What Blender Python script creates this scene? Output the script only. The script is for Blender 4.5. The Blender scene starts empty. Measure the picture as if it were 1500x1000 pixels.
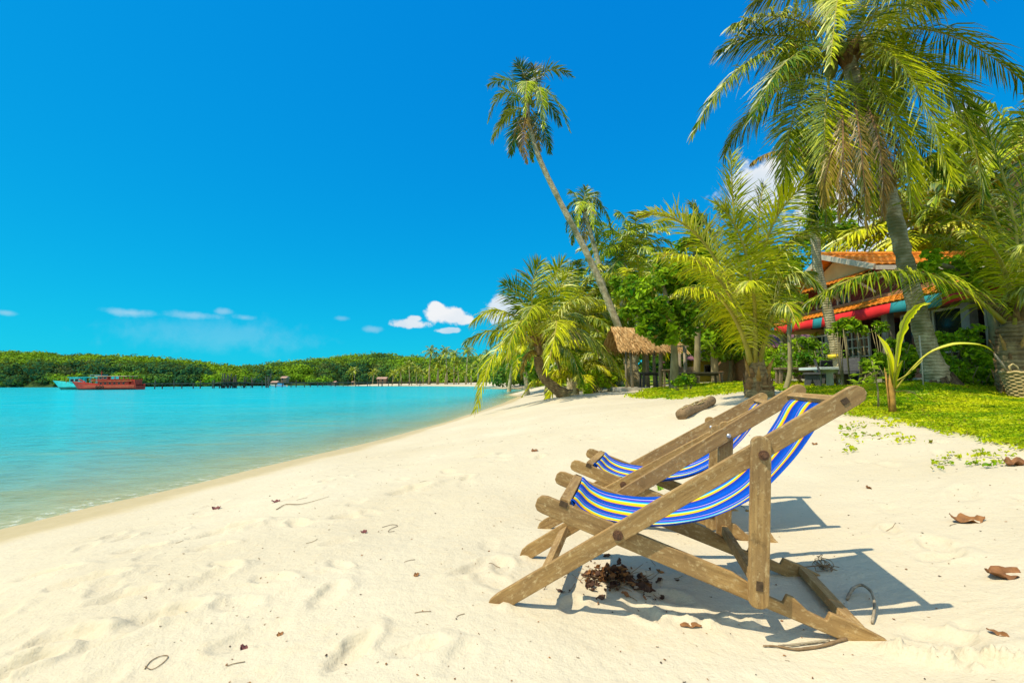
import bpy, bmesh, math, random
import numpy as np
from mathutils import Vector, Matrix

S = bpy.context.scene
COL = S.collection
R = math.radians
rnd = random.Random(7)
rng = np.random.default_rng(11)

# ------------------------------------------------------------------ camera
CAM_Z = 1.45                      # metres above the sea
FPX = 700.0                       # focal length, in 1/1500 of the picture width
PITCH = math.atan2(59.0, FPX)
ROLL = R(0.34)
cp_, sp_ = math.cos(PITCH), math.sin(PITCH)
cr_, sr_ = math.cos(ROLL), math.sin(ROLL)
Fv, Rv, Uv = Vector((0, cp_, sp_)), Vector((1, 0, 0)), Vector((0, -sp_, cp_))
cx_, cy_ = Rv * cr_ - Uv * sr_, Uv * cr_ + Rv * sr_
cam = bpy.data.cameras.new('camera')
cam.sensor_width = 36.0
cam.lens = FPX / 1500 * 36
cam.clip_start = 0.05
cam.clip_end = 6000
camo = bpy.data.objects.new('camera', cam)
COL.objects.link(camo)
M4 = Matrix.Identity(4)
for i in range(3):
    M4[i][0], M4[i][1], M4[i][2] = cx_[i], cy_[i], -Fv[i]
M4[2][3] = CAM_Z
camo.matrix_world = M4
S.camera = camo

# ------------------------------------------------------------------ exposure, sun, sky
S.view_settings.view_transform = 'Standard'
S.view_settings.look = 'None'
S.view_settings.gamma = 1
S.view_settings.use_curve_mapping = False
S.view_settings.exposure = 0.22
S.cycles.max_bounces = 8
S.cycles.transparent_max_bounces = 12
S.cycles.sample_clamp_indirect = 6

SUN_FROM = Vector((-0.47, -0.20, 0.95)).normalized()
sun = bpy.data.lights.new('sun', 'SUN')
sun.energy = 4.8
sun.angle = R(0.5)
sun.color = (1.0, 0.90, 0.70)
suno = bpy.data.objects.new('sun', sun)
suno.rotation_euler = SUN_FROM.to_track_quat('Z', 'Y').to_euler()
suno.location = (0, 0, 30)
COL.objects.link(suno)


class NT:
    """small helper to wire shader nodes"""
    def __init__(s, tree):
        s.t = tree
        s.n = tree.nodes
        s.n.clear()

    def node(s, typ, **kw):
        n = s.n.new(typ)
        for k, v in kw.items():
            setattr(n, k, v)
        return n

    def put(s, sock, v):
        if v is None:
            return
        if isinstance(v, bpy.types.NodeSocket):
            s.t.links.new(v, sock)
        elif isinstance(v, (tuple, list)):
            if sock.type == 'RGBA' and len(v) == 3:
                v = (*v, 1)
            sock.default_value = v
        else:
            sock.default_value = v

    def math(s, op, a, b=None, c=None, clamp=False):
        n = s.node('ShaderNodeMath', operation=op, use_clamp=clamp)
        for i, v in enumerate((a, b, c)):
            s.put(n.inputs[i], v)
        return n.outputs[0]

    def mix(s, f, a, b, blend='MIX'):
        n = s.node('ShaderNodeMix', data_type='RGBA', blend_type=blend)
        s.put(n.inputs[0], f)
        s.put(n.inputs[6], a)
        s.put(n.inputs[7], b)
        return n.outputs[2]

    def ramp(s, f, stops, interp='LINEAR'):
        n = s.node('ShaderNodeValToRGB')
        cr = n.color_ramp
        cr.interpolation = interp
        while len(cr.elements) < len(stops):
            cr.elements.new(0.5)
        for e, (p, c) in zip(cr.elements, stops):
            e.position = p
            e.color = (*c, 1) if not isinstance(c, (int, float)) else (c, c, c, 1)
        s.put(n.inputs[0], f)
        return n.outputs[0]

    def noise(s, vec=None, scale=5, detail=4, rough=0.55, dist=0.0):
        n = s.node('ShaderNodeTexNoise')
        s.put(n.inputs['Vector'], vec)
        n.inputs['Scale'].default_value = scale
        n.inputs['Detail'].default_value = detail
        n.inputs['Roughness'].default_value = rough
        n.inputs['Distortion'].default_value = dist
        return n.outputs[0]

    def smooth(s, v, a, b):
        n = s.node('ShaderNodeMapRange', interpolation_type='SMOOTHSTEP')
        s.put(n.inputs[0], v)
        s.put(n.inputs[1], a)
        s.put(n.inputs[2], b)
        return n.outputs[0]

    def attr(s, name):
        n = s.node('ShaderNodeAttribute', attribute_name=name)
        return n.outputs['Fac']

    def mapping(s, vec, scale=(1, 1, 1), rot=(0, 0, 0)):
        n = s.node('ShaderNodeMapping')
        s.put(n.inputs[0], vec)
        n.inputs['Scale'].default_value = scale
        n.inputs['Rotation'].default_value = rot
        return n.outputs[0]

    def bump(s, h, strength=0.5, dist=0.01, normal=None):
        n = s.node('ShaderNodeBump')
        n.inputs['Strength'].default_value = strength
        n.inputs['Distance'].default_value = dist
        s.put(n.inputs['Height'], h)
        s.put(n.inputs['Normal'], normal)
        return n.outputs[0]

    def bsdf(s, col, rough=0.7, normal=None, spec=0.3, metal=0.0):
        n = s.node('ShaderNodeBsdfPrincipled')
        s.put(n.inputs['Base Color'], col)
        s.put(n.inputs['Roughness'], rough)
        s.put(n.inputs['Normal'], normal)
        n.inputs['Specular IOR Level'].default_value = spec
        n.inputs['Metallic'].default_value = metal
        return n.outputs[0]

    def mixs(s, f, a, b):
        n = s.node('ShaderNodeMixShader')
        s.put(n.inputs[0], f)
        s.put(n.inputs[1], a)
        s.put(n.inputs[2], b)
        return n.outputs[0]

    def out(s, sh):
        o = s.node('ShaderNodeOutputMaterial')
        s.put(o.inputs[0], sh)


def new_mat(name):
    m = bpy.data.materials.new(name)
    m.use_nodes = True
    return m, NT(m.node_tree)


world = bpy.data.worlds.new('World')
S.world = world
world.use_nodes = True
w = NT(world.node_tree)
sky = w.node('ShaderNodeTexSky', sky_type='NISHITA')
sky.sun_disc = False
sky.sun_elevation = math.asin(SUN_FROM.z)
sky.sun_rotation = math.atan2(SUN_FROM.x, SUN_FROM.y)
sky.air_density = 1.0
sky.dust_density = 0.3
sky.ozone_density = 3.0
gen = w.node('ShaderNodeTexCoord').outputs['Generated']
sx = w.node('ShaderNodeSeparateXYZ')
w.put(sx.inputs[0], gen)
az = w.math('ARCTAN2', sx.outputs[0], sx.outputs[1])
el = w.math('ARCSINE', sx.outputs[2])
sc_ = w.node('ShaderNodeSeparateColor')
w.put(sc_.inputs[0], sky.outputs[0])
cc_ = w.node('ShaderNodeCombineColor')
# tropical azure: the photograph's sky has hardly any red in it
w.put(cc_.inputs[0], w.math('MULTIPLY', w.math('POWER', w.math('MULTIPLY', sc_.outputs[0], .0111 / .122), 1.6), .36))
w.put(cc_.inputs[1], w.math('MULTIPLY', w.math('POWER', w.math('MULTIPLY', sc_.outputs[1], .111), .66), 6.5))
w.put(cc_.inputs[2], w.math('MULTIPLY', w.math('POWER', w.math('MULTIPLY', sc_.outputs[2], .111 / .55), .2), 6.75))
skyc = cc_.outputs[0]


def azel(px, py):
    d = pix_ray(px, py)
    return math.atan2(d[0], d[1]), math.asin(d[2] / math.sqrt(d[0]**2 + d[1]**2 + d[2]**2))


def pix_ray(px, py):
    a, b = (px - 750) / FPX, (500 - py) / FPX
    d = Fv + cx_ * a + cy_ * b
    return (d.x, d.y, d.z)


def at(px, py, D):
    """the point seen at (px, py) of the 1500 x 1000 photograph, D metres ahead"""
    d = pix_ray(px, py)
    return Vector((d[0] * D / d[1], D, CAM_Z + d[2] * D / d[1]))


def pix(X, Y, Z):
    """picture position of world points (arrays)"""
    dz = Z - CAM_Z
    f = Y * Fv.y + dz * Fv.z
    a = X * cx_.x + Y * cx_.y + dz * cx_.z
    b = X * cy_.x + Y * cy_.y + dz * cy_.z
    return 750 + FPX * a / f, 500 - FPX * b / f


CLOUDS = [  # centre, half width, half height (photograph), density
    (654, 461, 34, 15, 1.0), (638, 450, 16, 9, 1.0), (680, 468, 14, 9, 0.95), (602, 474, 30, 8, 0.9),
    (608, 467, 12, 6, 0.85), (657, 484, 20, 5, 0.7), (742, 452, 34, 22, 0.85), (730, 462, 26, 16, 0.75),
    (192, 458, 52, 8, 0.34), (285, 462, 52, 8, 0.30), (325, 456, 18, 6, 0.25), (358, 465, 22, 6, 0.25),
    (500, 466, 14, 5, 0.22), (545, 482, 18, 6, 0.3), (8, 458, 20, 5, 0.3), (330, 492, 170, 34, 0.10),
    (1115, 275, 70, 48, 1.0), (1215, 300, 80, 55, 1.0), (1285, 345, 90, 45, 0.9), (1400, 290, 90, 80, 0.7),
    (1420, 200, 46, 60, 0.8), (1640, 330, 160, 60, 0.8)]
cn = w.noise(gen, 34, 5, 0.6)
cn2 = w.noise(gen, 9, 3, 0.5)
cl = None
for (px, py, hw, hh, dens) in CLOUDS:
    a0, e0 = azel(px, py)
    a1, _ = azel(px + hw, py)
    _, e1 = azel(px, py - hh)
    ra, re = abs(a1 - a0), abs(e1 - e0)
    u_ = w.math('DIVIDE', w.math('SUBTRACT', az, a0), ra)
    v_ = w.math('DIVIDE', w.math('SUBTRACT', el, e0), re)
    d_ = w.math('SQRT', w.math('ADD', w.math('MULTIPLY', u_, u_), w.math('MULTIPLY', v_, v_)))
    q_ = w.math('SUBTRACT', d_, w.math('MULTIPLY', w.math('SUBTRACT', cn, 0.5), 1.5))
    m_ = w.math('MULTIPLY', w.smooth(q_, 1.0, 0.62 if dens > 0.6 else 0.0), dens)
    cl = m_ if cl is None else w.math('MAXIMUM', cl, m_)
cshade = w.ramp(cn2, [(0.35, (5.4, 6.4, 7.4)), (0.6, (7.6, 7.8, 8.0))])
# unseen bright clouds, added behind the camera to fill the shadows
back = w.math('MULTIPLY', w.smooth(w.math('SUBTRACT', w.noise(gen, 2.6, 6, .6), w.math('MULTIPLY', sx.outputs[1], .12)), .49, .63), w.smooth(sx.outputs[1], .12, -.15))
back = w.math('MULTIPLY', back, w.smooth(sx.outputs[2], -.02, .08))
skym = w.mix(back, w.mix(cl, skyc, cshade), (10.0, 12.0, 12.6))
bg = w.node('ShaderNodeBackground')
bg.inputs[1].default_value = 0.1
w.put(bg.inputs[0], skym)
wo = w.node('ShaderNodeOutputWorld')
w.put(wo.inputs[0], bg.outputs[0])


# ------------------------------------------------------------------ mesh helpers
class MB:
    """collects shapes for one mesh object; faces carry a material slot, points carry tint and dry"""
    def __init__(s):
        s.v, s.f, s.m, s.t, s.d, s.n = [], [], [], [], [], 0

    def add(s, v, f, m=0, tint=0.5, dry=0.0):
        v = np.asarray(v, float).reshape(-1, 3)
        s.v.append(v)
        s.t.append(np.broadcast_to(np.asarray(tint, float), (len(v),)))
        s.d.append(np.broadcast_to(np.asarray(dry, float), (len(v),)))
        if isinstance(f, np.ndarray):
            f = [f]
        else:
            g = {}
            for q in f:
                g.setdefault(len(q), []).append(q)
            f = [np.array(x) for x in g.values()]
        for x in f:
            s.f.append(x + s.n)
            s.m.append(np.full(len(x), m))
        s.n += len(v)
        return s

    def box(s, lo, hi, m=0, tint=0.5):
        (x0, y0, z0), (x1, y1, z1) = lo, hi
        v = [(x0, y0, z0), (x1, y0, z0), (x1, y1, z0), (x0, y1, z0), (x0, y0, z1), (x1, y0, z1), (x1, y1, z1), (x0, y1, z1)]
        return s.add(v, [(0, 3, 2, 1), (4, 5, 6, 7), (0, 1, 5, 4), (1, 2, 6, 5), (2, 3, 7, 6), (3, 0, 4, 7)], m, tint)

    def bar(s, p, q, w_, h_, m=0, up=(0, 0, 1), tint=0.5):
        p, q = Vector(p), Vector(q)
        t = (q - p).normalized()
        u = Vector(up)
        a = t.cross(u)
        if a.length < 1e-4:
            a = t.cross(Vector((0, 1, 0)))
        a.normalize()
        b = a.cross(t)
        v = [e + a * (w_ / 2 * i) + b * (h_ / 2 * j) for e in (p, q) for i, j in ((-1, -1), (1, -1), (1, 1), (-1, 1))]
        return s.add([tuple(x) for x in v], [(0, 3, 2, 1)[::-1], (4, 5, 6, 7), (0, 1, 5, 4), (1, 2, 6, 5), (2, 3, 7, 6), (3, 0, 4, 7)], m, tint)

    def tube(s, pts, rad, n=8, m=0, tint=0.5, cap=True, dry=0.0):
        P = np.asarray(pts, float)
        rad = np.broadcast_to(np.asarray(rad, float), (len(P),))
        T = np.gradient(P, axis=0)
        T /= np.linalg.norm(T, axis=1)[:, None] + 1e-12
        ref = np.array([0.13, 0.97, 0.2]) if abs(T[0, 2]) > 0.7 else np.array([0, 0, 1.0])
        A = np.cross(T, ref)
        A /= np.linalg.norm(A, axis=1)[:, None] + 1e-12
        B = np.cross(T, A)
        an = np.arange(n) * 2 * math.pi / n
        V = P[:, None, :] + rad[:, None, None] * (np.cos(an)[None, :, None] * A[:, None, :] + np.sin(an)[None, :, None] * B[:, None, :])
        k = len(P)
        i, j = np.meshgrid(np.arange(k - 1), np.arange(n), indexing='ij')
        j2 = (j + 1) % n
        F = np.stack([i * n + j, i * n + j2, (i + 1) * n + j2, (i + 1) * n + j], -1).reshape(-1, 4)
        f = [F]
        if cap:
            f += [np.arange(n)[::-1][None, :], ((k - 1) * n + np.arange(n))[None, :]]
        return s.add(V.reshape(-1, 3), _pack(f), m, tint, dry)

    def prism(s, poly, y0, y1, m=0, axes='xz', tint=0.5):
        """extrude a polygon: given in (x, z), pushed along y, or other axes"""
        n = len(poly)
        ix = {'xz': (0, 2, 1), 'yz': (1, 2, 0), 'xy': (0, 1, 2)}[axes]
        V = np.zeros((2 * n, 3))
        for k, (a, b) in enumerate(poly):
            V[k, ix[0]], V[k, ix[1]], V[k, ix[2]] = a, b, y0
            V[n + k, ix[0]], V[n + k, ix[1]], V[n + k, ix[2]] = a, b, y1
        f = [tuple(range(n))[::-1], tuple(range(n, 2 * n))]
        f += [(k, (k + 1) % n, n + (k + 1) % n, n + k) for k in range(n)]
        return s.add(V, f, m, tint)

    def build(s, name, mats, parent=None, smooth=False, bevel=0.0, recalc=False):
        me = bpy.data.meshes.new(name)
        V = np.concatenate(s.v)
        me.vertices.add(len(V))
        me.vertices.foreach_set('co', V.ravel())
        tot = np.concatenate([np.full(len(x), x.shape[1]) for x in s.f])
        idx = np.concatenate([x.ravel() for x in s.f])
        me.loops.add(len(idx))
        me.loops.foreach_set('vertex_index', idx.astype(np.int32))
        me.polygons.add(len(tot))
        st = np.concatenate([[0], np.cumsum(tot)[:-1]])
        me.polygons.foreach_set('loop_start', st.astype(np.int32))
        me.polygons.foreach_set('material_index', np.concatenate(s.m).astype(np.int32))
        me.polygons.foreach_set('use_smooth', np.full(len(tot), smooth))
        for nm, arr in (('tint', s.t), ('dry', s.d)):
            a = me.attributes.new(nm, 'FLOAT', 'POINT')
            a.data.foreach_set('value', np.concatenate(arr).astype(np.float32))
        me.update(calc_edges=True)
        if bevel or recalc:
            bm = bmesh.new()
            bm.from_mesh(me)
            bmesh.ops.recalc_face_normals(bm, faces=bm.faces)
            if bevel:
                ed = [e for e in bm.edges if len(e.link_faces) == 2 and e.calc_face_angle(0) > 0.6]
                bmesh.ops.bevel(bm, geom=ed, offset=bevel, segments=2, profile=0.5, affect='EDGES', clamp_overlap=True)
            bm.to_mesh(me)
            bm.free()
        for m in (mats if isinstance(mats, (list, tuple)) else [mats]):
            me.materials.append(m)
        o = bpy.data.objects.new(name, me)
        COL.objects.link(o)
        if parent is not None:
            o.parent = parent
        return o


def _pack(fs):
    g = {}
    for x in fs:
        g.setdefault(x.shape[1], []).append(x)
    return [q for x in g.values() for q in np.concatenate(x)] if len(g) > 1 else np.concatenate(list(g.values())[0])


def tag(o, label=None, cat=None, group=None, kind=None):
    for k, v in (('label', label), ('category', cat), ('group', group), ('kind', kind)):
        if v:
            o[k] = v
    return o


def thing(name, label, cat, loc=(0, 0, 0), rz=0.0, group=None):
    o = bpy.data.objects.new(name, None)
    o.empty_display_size = 0.2
    COL.objects.link(o)
    o.location = loc
    o.rotation_euler = (0, 0, rz)
    return tag(o, label, cat, group)


def copy_tree(o, parent=None):
    c = o.copy()
    COL.objects.link(c)
    c.parent = parent
    for ch in o.children:
        copy_tree(ch, c)
    return c


# noise in numpy
_perm = np.random.default_rng(5).permutation(512)
_grad = np.random.default_rng(6).normal(size=(512, 2))
_grad /= np.linalg.norm(_grad, axis=1)[:, None]


def perlin(x, y):
    xi, yi = np.floor(x).astype(int), np.floor(y).astype(int)
    xf, yf = x - xi, y - yi

    def g(i, j, dx, dy):
        h = _perm[(_perm[i % 512] + j) % 512]
        return _grad[h, 0] * dx + _grad[h, 1] * dy
    u = xf**3 * (xf * (xf * 6 - 15) + 10)
    v = yf**3 * (yf * (yf * 6 - 15) + 10)
    a = g(xi, yi, xf, yf) * (1 - u) + g(xi + 1, yi, xf - 1, yf) * u
    b = g(xi, yi + 1, xf, yf - 1) * (1 - u) + g(xi + 1, yi + 1, xf - 1, yf - 1) * u
    return a * (1 - v) + b * v


def sstep(a, b, x):
    t = np.clip((x - a) / (b - a), 0, 1)
    return t * t * (3 - 2 * t)


# ------------------------------------------------------------------ terrain shape
def hor(px):
    return 559 + (750 - px) * math.tan(ROLL)


def on_water(px, py):
    d = pix_ray(px, py)
    t = -CAM_Z / d[2]
    return d[0] * t, d[1] * t


SHORE = [(0, 775), (100, 751), (200, 728), (300, 705), (400, 680), (500, 657), (600, 632), (660, 616), (700, 603),
         (735, 591), (758, 580.5), (765, 574), (758, 569.5), (738, 567), (700, 565.6), (650, 565.2), (600, 565.2)]
ctl = []
for p in SHORE:
    x, y = on_water(*p)
    ctl.append((x, y, 0.0))
ctl += [(-5.75, 2.4, 0.0), (-3.0, 1.2, 0.28)]
for (px, py, dep) in [(0, 735, .12), (100, 712, .12), (0, 700, .25), (100, 690, .25), (0, 650, .6), (200, 680, .22), (200, 650, .4), (300, 645, .35),
                      (400, 640, .26), (400, 610, .5), (500, 625, .3), (500, 595, .6), (600, 605, .32), (650, 595, .3), (0, 600, 1.6), (200, 600, 1.3),
                      (300, 585, 1.6), (600, 585, .7), (700, 582, .35), (735, 577, .25), (690, 570, .6), (600, 572, .9), (100, 578, 2.2),
                      (450, 575, 1.8), (550, 570, 1.2), (650, 568, .6), (0, 571, 2), (300, 570, 2), (450, 568, 1.8)]:
    x, y = on_water(px, py)
    ctl.append((x, y, -dep))
for (px, D, z) in [(0, 275, -.3), (100, 255, -.3), (200, 250, -.3), (300, 250, -.3), (400, 275, -.3), (500, 295, -.3), (560, 270, .7),
                   (0, 600, 1.5), (300, 600, 1.5), (600, 600, 1.5)]:
    ctl.append(((px - 750) / FPX * D, D, z))
for (px, py, D) in [(900, 578, 17.8), (830, 580, 18.3), (950, 583, 13.5), (1110, 580, 9.2), (1375, 562, 9.6), (1490, 580, 8.7), (1220, 568, 13.6),
                    (1450, 560, 12), (930, 572, 20), (1050, 563, 19), (1150, 562, 15.5), (790, 566, 55), (770, 562.5, 110), (700, 562, 170),
                    (650, 561.9, 215), (600, 562.2, 245), (1000, 600, 7.8), (700, 640, 9.0), (560, 680, 6.6)]:
    v = at(px, py, D)
    ctl.append((v.x, v.y, v.z))
CH = Vector((-0.069, 2.103, 0.504))          # the near front foot of the near deck chair
CHA = -0.241
ctl += [(CH.x, CH.y, .512), (.08, 2.7, .505), (1.32, 1.76, .525), (1.47, 2.36, .53), (.2, 3.22, .485), (.3, 3.8, .50), (1.55, 2.95, .535), (1.8, 3.5, .585), (.7, 2.2, .505),
        (-1.0, 1.5, .46), (0, 1.1, .50), (1.0, 1.0, .55), (-2.2, 2.6, .42), (-1.0, 3.8, .47), (0, 5.5, .6), (-2.2, 5.6, .36),
        (2.03, 1.9, .65), (2.5, .9, .70), (4.3, 4.05, .95), (5.0, 6.9, .98), (2.7, 4.6, .72), (3.2, 3.0, .78), (5.5, 2.5, 1.05),
        (0, .5, .52), (14, 9, 1.35), (14, 16, 1.35), (16, 25, 1.35), (9, 25, 1.3), (30, 30, 1.4), (40, 60, 1.5), (12, 60, 1.4), (60, 170, 1.6),
        (12, 140, 1.3), (20, 260, 1.5), (150, 400, 2), (0, 600, 2)]
ctl = np.array(ctl)


def uv_of(X, Y):
    return np.clip(X / np.maximum(Y, .45), -3, 3) * 1.6, np.log(np.maximum(Y, .45))


def tps_u(r2):
    return np.where(r2 > 1e-12, r2 * np.log(np.maximum(r2, 1e-12)) * 0.5, 0)


cu, cv = uv_of(ctl[:, 0], ctl[:, 1])
n_ = len(ctl)
K = tps_u((cu[:, None] - cu[None])**2 + (cv[:, None] - cv[None])**2) + np.eye(n_) * 2e-3
Pm = np.stack([np.ones(n_), cu, cv], 1)
A_ = np.block([[K, Pm], [Pm.T, np.zeros((3, 3))]])
TW = np.linalg.solve(A_, np.concatenate([ctl[:, 2], np.zeros(3)]))


def base_z(X, Y):
    X, Y = np.asarray(X, float), np.asarray(Y, float)
    u, v = uv_of(X, Y)
    z = TW[n_] + TW[n_ + 1] * u + TW[n_ + 2] * v
    for i in range(n_):
        z = z + TW[i] * tps_u((u - cu[i])**2 + (v - cv[i])**2)
    return z


# footprints and scuffs trodden into the dry sand
PRINTS = []
pr = random.Random(3)
for k in range(300):
    y = 0.9 + 9 * pr.random()**1.25
    x = pr.uniform(-4.6, 5.0)
    PRINTS.append((x, y, pr.uniform(0, 6.3), pr.uniform(.08, .15), pr.uniform(.004, .026) * (1.0 if y > 1.6 else .8)))
for (px, py, l, dp, an) in [(235, 905, .14, .035, .5), (130, 940, .15, .022, .6), (90, 930, .14, .03, .2), (70, 815, .15, .03, .1), (330, 765, .2, .05, .5),
                            (600, 722, .2, .04, .7), (515, 970, .11, .03, 1.2), (480, 885, .12, .018, 1.4), (180, 870, .12, .025, .5), (15, 970, .12, .04, .8),
                            (125, 840, .15, .03, .4), (610, 975, .1, .02, .2), (310, 850, .14, .02, 1.2), (205, 785, .12, .03, .5)]:
    v = at(px, py, 1.0)
    d = v - Vector((0, 0, CAM_Z))
    t = (CAM_Z - .45) / -d.z
    PRINTS.append((d.x * t, d.y * t, an, l, dp))


# the ploughed-up line of sand clods running on from the rear end of the near chair
MOUNDS = []
for k, (px, py) in enumerate([(1296, 941), (1312, 947), (1328, 953), (1345, 960), (1362, 965), (1378, 970), (1396, 975), (1416, 969), (1434, 977), (1452, 984), (1468, 990), (1486, 996), (1432, 990), (1505, 1004)]):
    d = pix_ray(px, py)
    t = (CAM_Z - .54) / -d[2]
    MOUNDS.append((d[0] * t, d[1] * t, (.019 + .006 * (k % 3)), .016 + .007 * ((k * 7) % 4) / 3))
for (px, py, r, hh) in [(985, 895, .03, .014), (1010, 902, .035, .018), (1040, 905, .03, .016), (1065, 897, .035, .016), (740, 893, .03, .012), (1100, 905, .03, .012), (770, 812, .03, .01)]:
    d = pix_ray(px, py)
    t = (CAM_Z - .51) / -d[2]
    MOUNDS.append((d[0] * t, d[1] * t, r, hh))


def relief(X, Y, Z):
    """small forms of the dry sand, fading out under water and far away"""
    land = sstep(0.10, 0.34, Z)
    near = 1 - sstep(14, 40, Y)
    a = (perlin(X * .9, Y * .9) * .030 + perlin(X * 2.3 + 9, Y * 2.3) * .015 + perlin(X * 5.3, Y * 5.3 + 4) * .0055
         + np.abs(perlin(X * 9.3, Y * 9.3 + 4)) * .0035 + perlin(X * 21, Y * 21) * .0025)
    out = a * near
    for (x, y, th, l, dp) in PRINTS:
        msk = (np.abs(X - x) < 3.4 * l) & (np.abs(Y - y) < 3.4 * l)
        if not msk.any():
            continue
        dx, dy = X[msk] - x, Y[msk] - y
        c, s = math.cos(th), math.sin(th)
        p, q = (dx * c + dy * s) / l, (-dx * s + dy * c) / (l * .48)
        wob = 1 + .5 * perlin(dx * 14 + x * 7, dy * 14)
        r2 = (p * p + q * q) * wob
        pit = -np.exp(-r2**2.4 * 1.1)
        rim = .55 * np.exp(-(np.sqrt(r2) - 1.35)**2 * 6) * (0.6 + .4 * np.sign(p))
        out[msk] += dp * (pit + rim)
    for (x, y, r, hh) in MOUNDS:
        msk = (np.abs(X - x) < 4 * r) & (np.abs(Y - y) < 4 * r)
        if msk.any():
            dx, dy = (X[msk] - x) / r, (Y[msk] - y) / r
            out[msk] += hh * 1.2 * np.exp(-(dx * dx + dy * dy)**1.6) * (1 + .6 * perlin(X[msk] * 60, Y[msk] * 60))
    return out * land


def ground(X, Y):
    X, Y = np.atleast_1d(np.asarray(X, float)), np.atleast_1d(np.asarray(Y, float))
    z = base_z(X, Y)
    return z + relief(X, Y, z)


def gz(x, y):
    return float(ground(x, y)[0])


def hit(px, py):
    """where the view through (px, py) meets the ground"""
    d = np.array(pix_ray(px, py))
    t = np.exp(np.linspace(math.log(.8), math.log(60), 500))
    X, Y, Z = d[0] * t, d[1] * t, CAM_Z + d[2] * t
    k = np.argmax(base_z(X, Y) > Z)
    return Vector((X[k], Y[k], gz(X[k], Y[k])))


LAWN = [[(1225, 603), (1250, 604), (1300, 614), (1360, 623), (1420, 636), (1500, 652), (1700, 690), (2600, 690), (2600, 540), (1240, 540), (1120, 556), (1150, 572), (1215, 580)],
        [(935, 581), (946, 584), (990, 584), (1040, 578), (1098, 571), (1098, 560), (1010, 564), (955, 570)]]


def in_poly(px, py, poly):
    c = np.zeros(px.shape, bool)
    n = len(poly)
    for i in range(n):
        (x0, y0), (x1, y1) = poly[i], poly[(i + 1) % n]
        if y0 == y1:
            continue
        cnd = ((y0 > py) != (y1 > py)) & (px < (x1 - x0) * (py - y0) / (y1 - y0) + x0)
        c ^= cnd
    return c


def lawn_mask(X, Y, Z):
    X, Y, Z = np.asarray(X), np.asarray(Y), np.asarray(Z)
    # the lawn's outline, with a ragged edge; everything well inland is green too
    jx, jy = perlin(X * 1.1, Y * 1.1) * .55 + perlin(X * 4, Y * 4) * .25, perlin(X * 1.1 + 40, Y * 1.1) * .55 + perlin(X * 4 + 9, Y * 4) * .25
    sc = np.clip(Y / 9, .3, 1)
    px, py = pix(X + jx * sc, np.maximum(Y + jy * sc, .3), base_z_cache(Z))
    m = np.zeros(X.shape)
    for p in LAWN:
        m = np.maximum(m, in_poly(px, py, p))
    inland = (Y > 27) & (Z > .95 + .1 * perlin(X * .2, Y * .2)) & (X > -4 + .08 * Y)
    m = np.where(inland, 1.0, m)
    return np.where((Y > 2) & (Z > .3), m, 0)


def base_z_cache(Z):
    return Z

# ------------------------------------------------------------------ materials
def leaf_mat(name, dark, light, dry=(.30, .16, .05), trans=0.35, gloss=.12, rough=.55):
    m, n = new_mat(name)
    oi = n.node('ShaderNodeObjectInfo').outputs['Random']
    t = n.math('ADD', n.attr('tint'), n.math('MULTIPLY', n.math('SUBTRACT', oi, .5), .35), clamp=True)
    c = n.ramp(t, [(0.1, dark), (0.9, light)])
    c = n.mix(n.attr('dry'), c, dry)
    d = n.node('ShaderNodeBsdfDiffuse')
    n.put(d.inputs[0], c)
    tr = n.node('ShaderNodeBsdfTranslucent')
    n.put(tr.inputs[0], n.mix(.5, c, (.42, .45, .02), 'MIX'))
    g = n.node('ShaderNodeBsdfGlossy')
    n.put(g.inputs[0], (1, 1, .9))
    g.inputs['Roughness'].default_value = rough
    lw = n.node('ShaderNodeFresnel')
    lw.inputs[0].default_value = 1.4
    s = n.mixs(trans, d.outputs[0], tr.outputs[0])
    s = n.mixs(n.math('MULTIPLY', lw.outputs[0], gloss * .9, clamp=True), s, g.outputs[0])
    n.out(s)
    return m


def plain_mat(name, col, rough=.7, var=.25, scale=6, bump=.0, spec=.3, coords='Object', stretch=(1, 1, 1)):
    m, n = new_mat(name)
    v = n.mapping(n.node('ShaderNodeTexCoord').outputs[coords], stretch)
    k = n.noise(v, scale, 5, .6)
    c = n.mix(n.ramp(k, [(.3, 0.0), (.7, 1.0)]), tuple(x * (1 - var) for x in col), tuple(min(1, x * (1 + var)) for x in col))
    nm = n.bump(n.noise(v, scale * 6, 4, .6), bump, .01) if bump else None
    n.out(n.bsdf(c, rough, nm, spec))
    return m


M = {}
M['frond'] = leaf_mat('palm_leaf', (.022, .10, .005), (.64, .62, .010), trans=.21)
M['frond_deep'] = leaf_mat('palm_leaf_deep', (.018, .09, .012), (.44, .50, .012), trans=.21)
M['leaf'] = leaf_mat('broad_leaf', (.030, .15, .005), (.48, .68, .012), trans=.3)
M['leaf_dark'] = leaf_mat('dense_leaf', (.045, .18, .012), (.26, .44, .014), trans=.3)
M['far_leaf'] = leaf_mat('far_leaf', (.007, .065, .040), (.19, .32, .016), trans=.15, gloss=.02)
M['grass'] = leaf_mat('turf_leaf', (.12, .28, .004), (.56, .58, .010), trans=.3, gloss=.03)
M['stalk'] = plain_mat('palm_stalk', (.36, .30, .04), .5, .25, 3)
M['husk_dark'] = plain_mat('dark_root_fibre', (.11, .075, .04), .9, .5, 9, .6)
M['husk'] = plain_mat('palm_fibre', (.20, .11, .04), .9, .5, 9, .6)
M['orange_stalk'] = plain_mat('orange_brown_stalk', (.36, .19, .035), .6, .4, 12)
M['coconut'] = plain_mat('coconut_skin', (.24, .24, .03), .45, .4, 3)
M['dead_leaf'] = plain_mat('dead_leaf', (.25, .11, .035), .75, .45, 14, .3)
M['dark_leaf'] = plain_mat('dark_dead_leaf', (.075, .035, .02), .8, .5, 30, .3)
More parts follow.
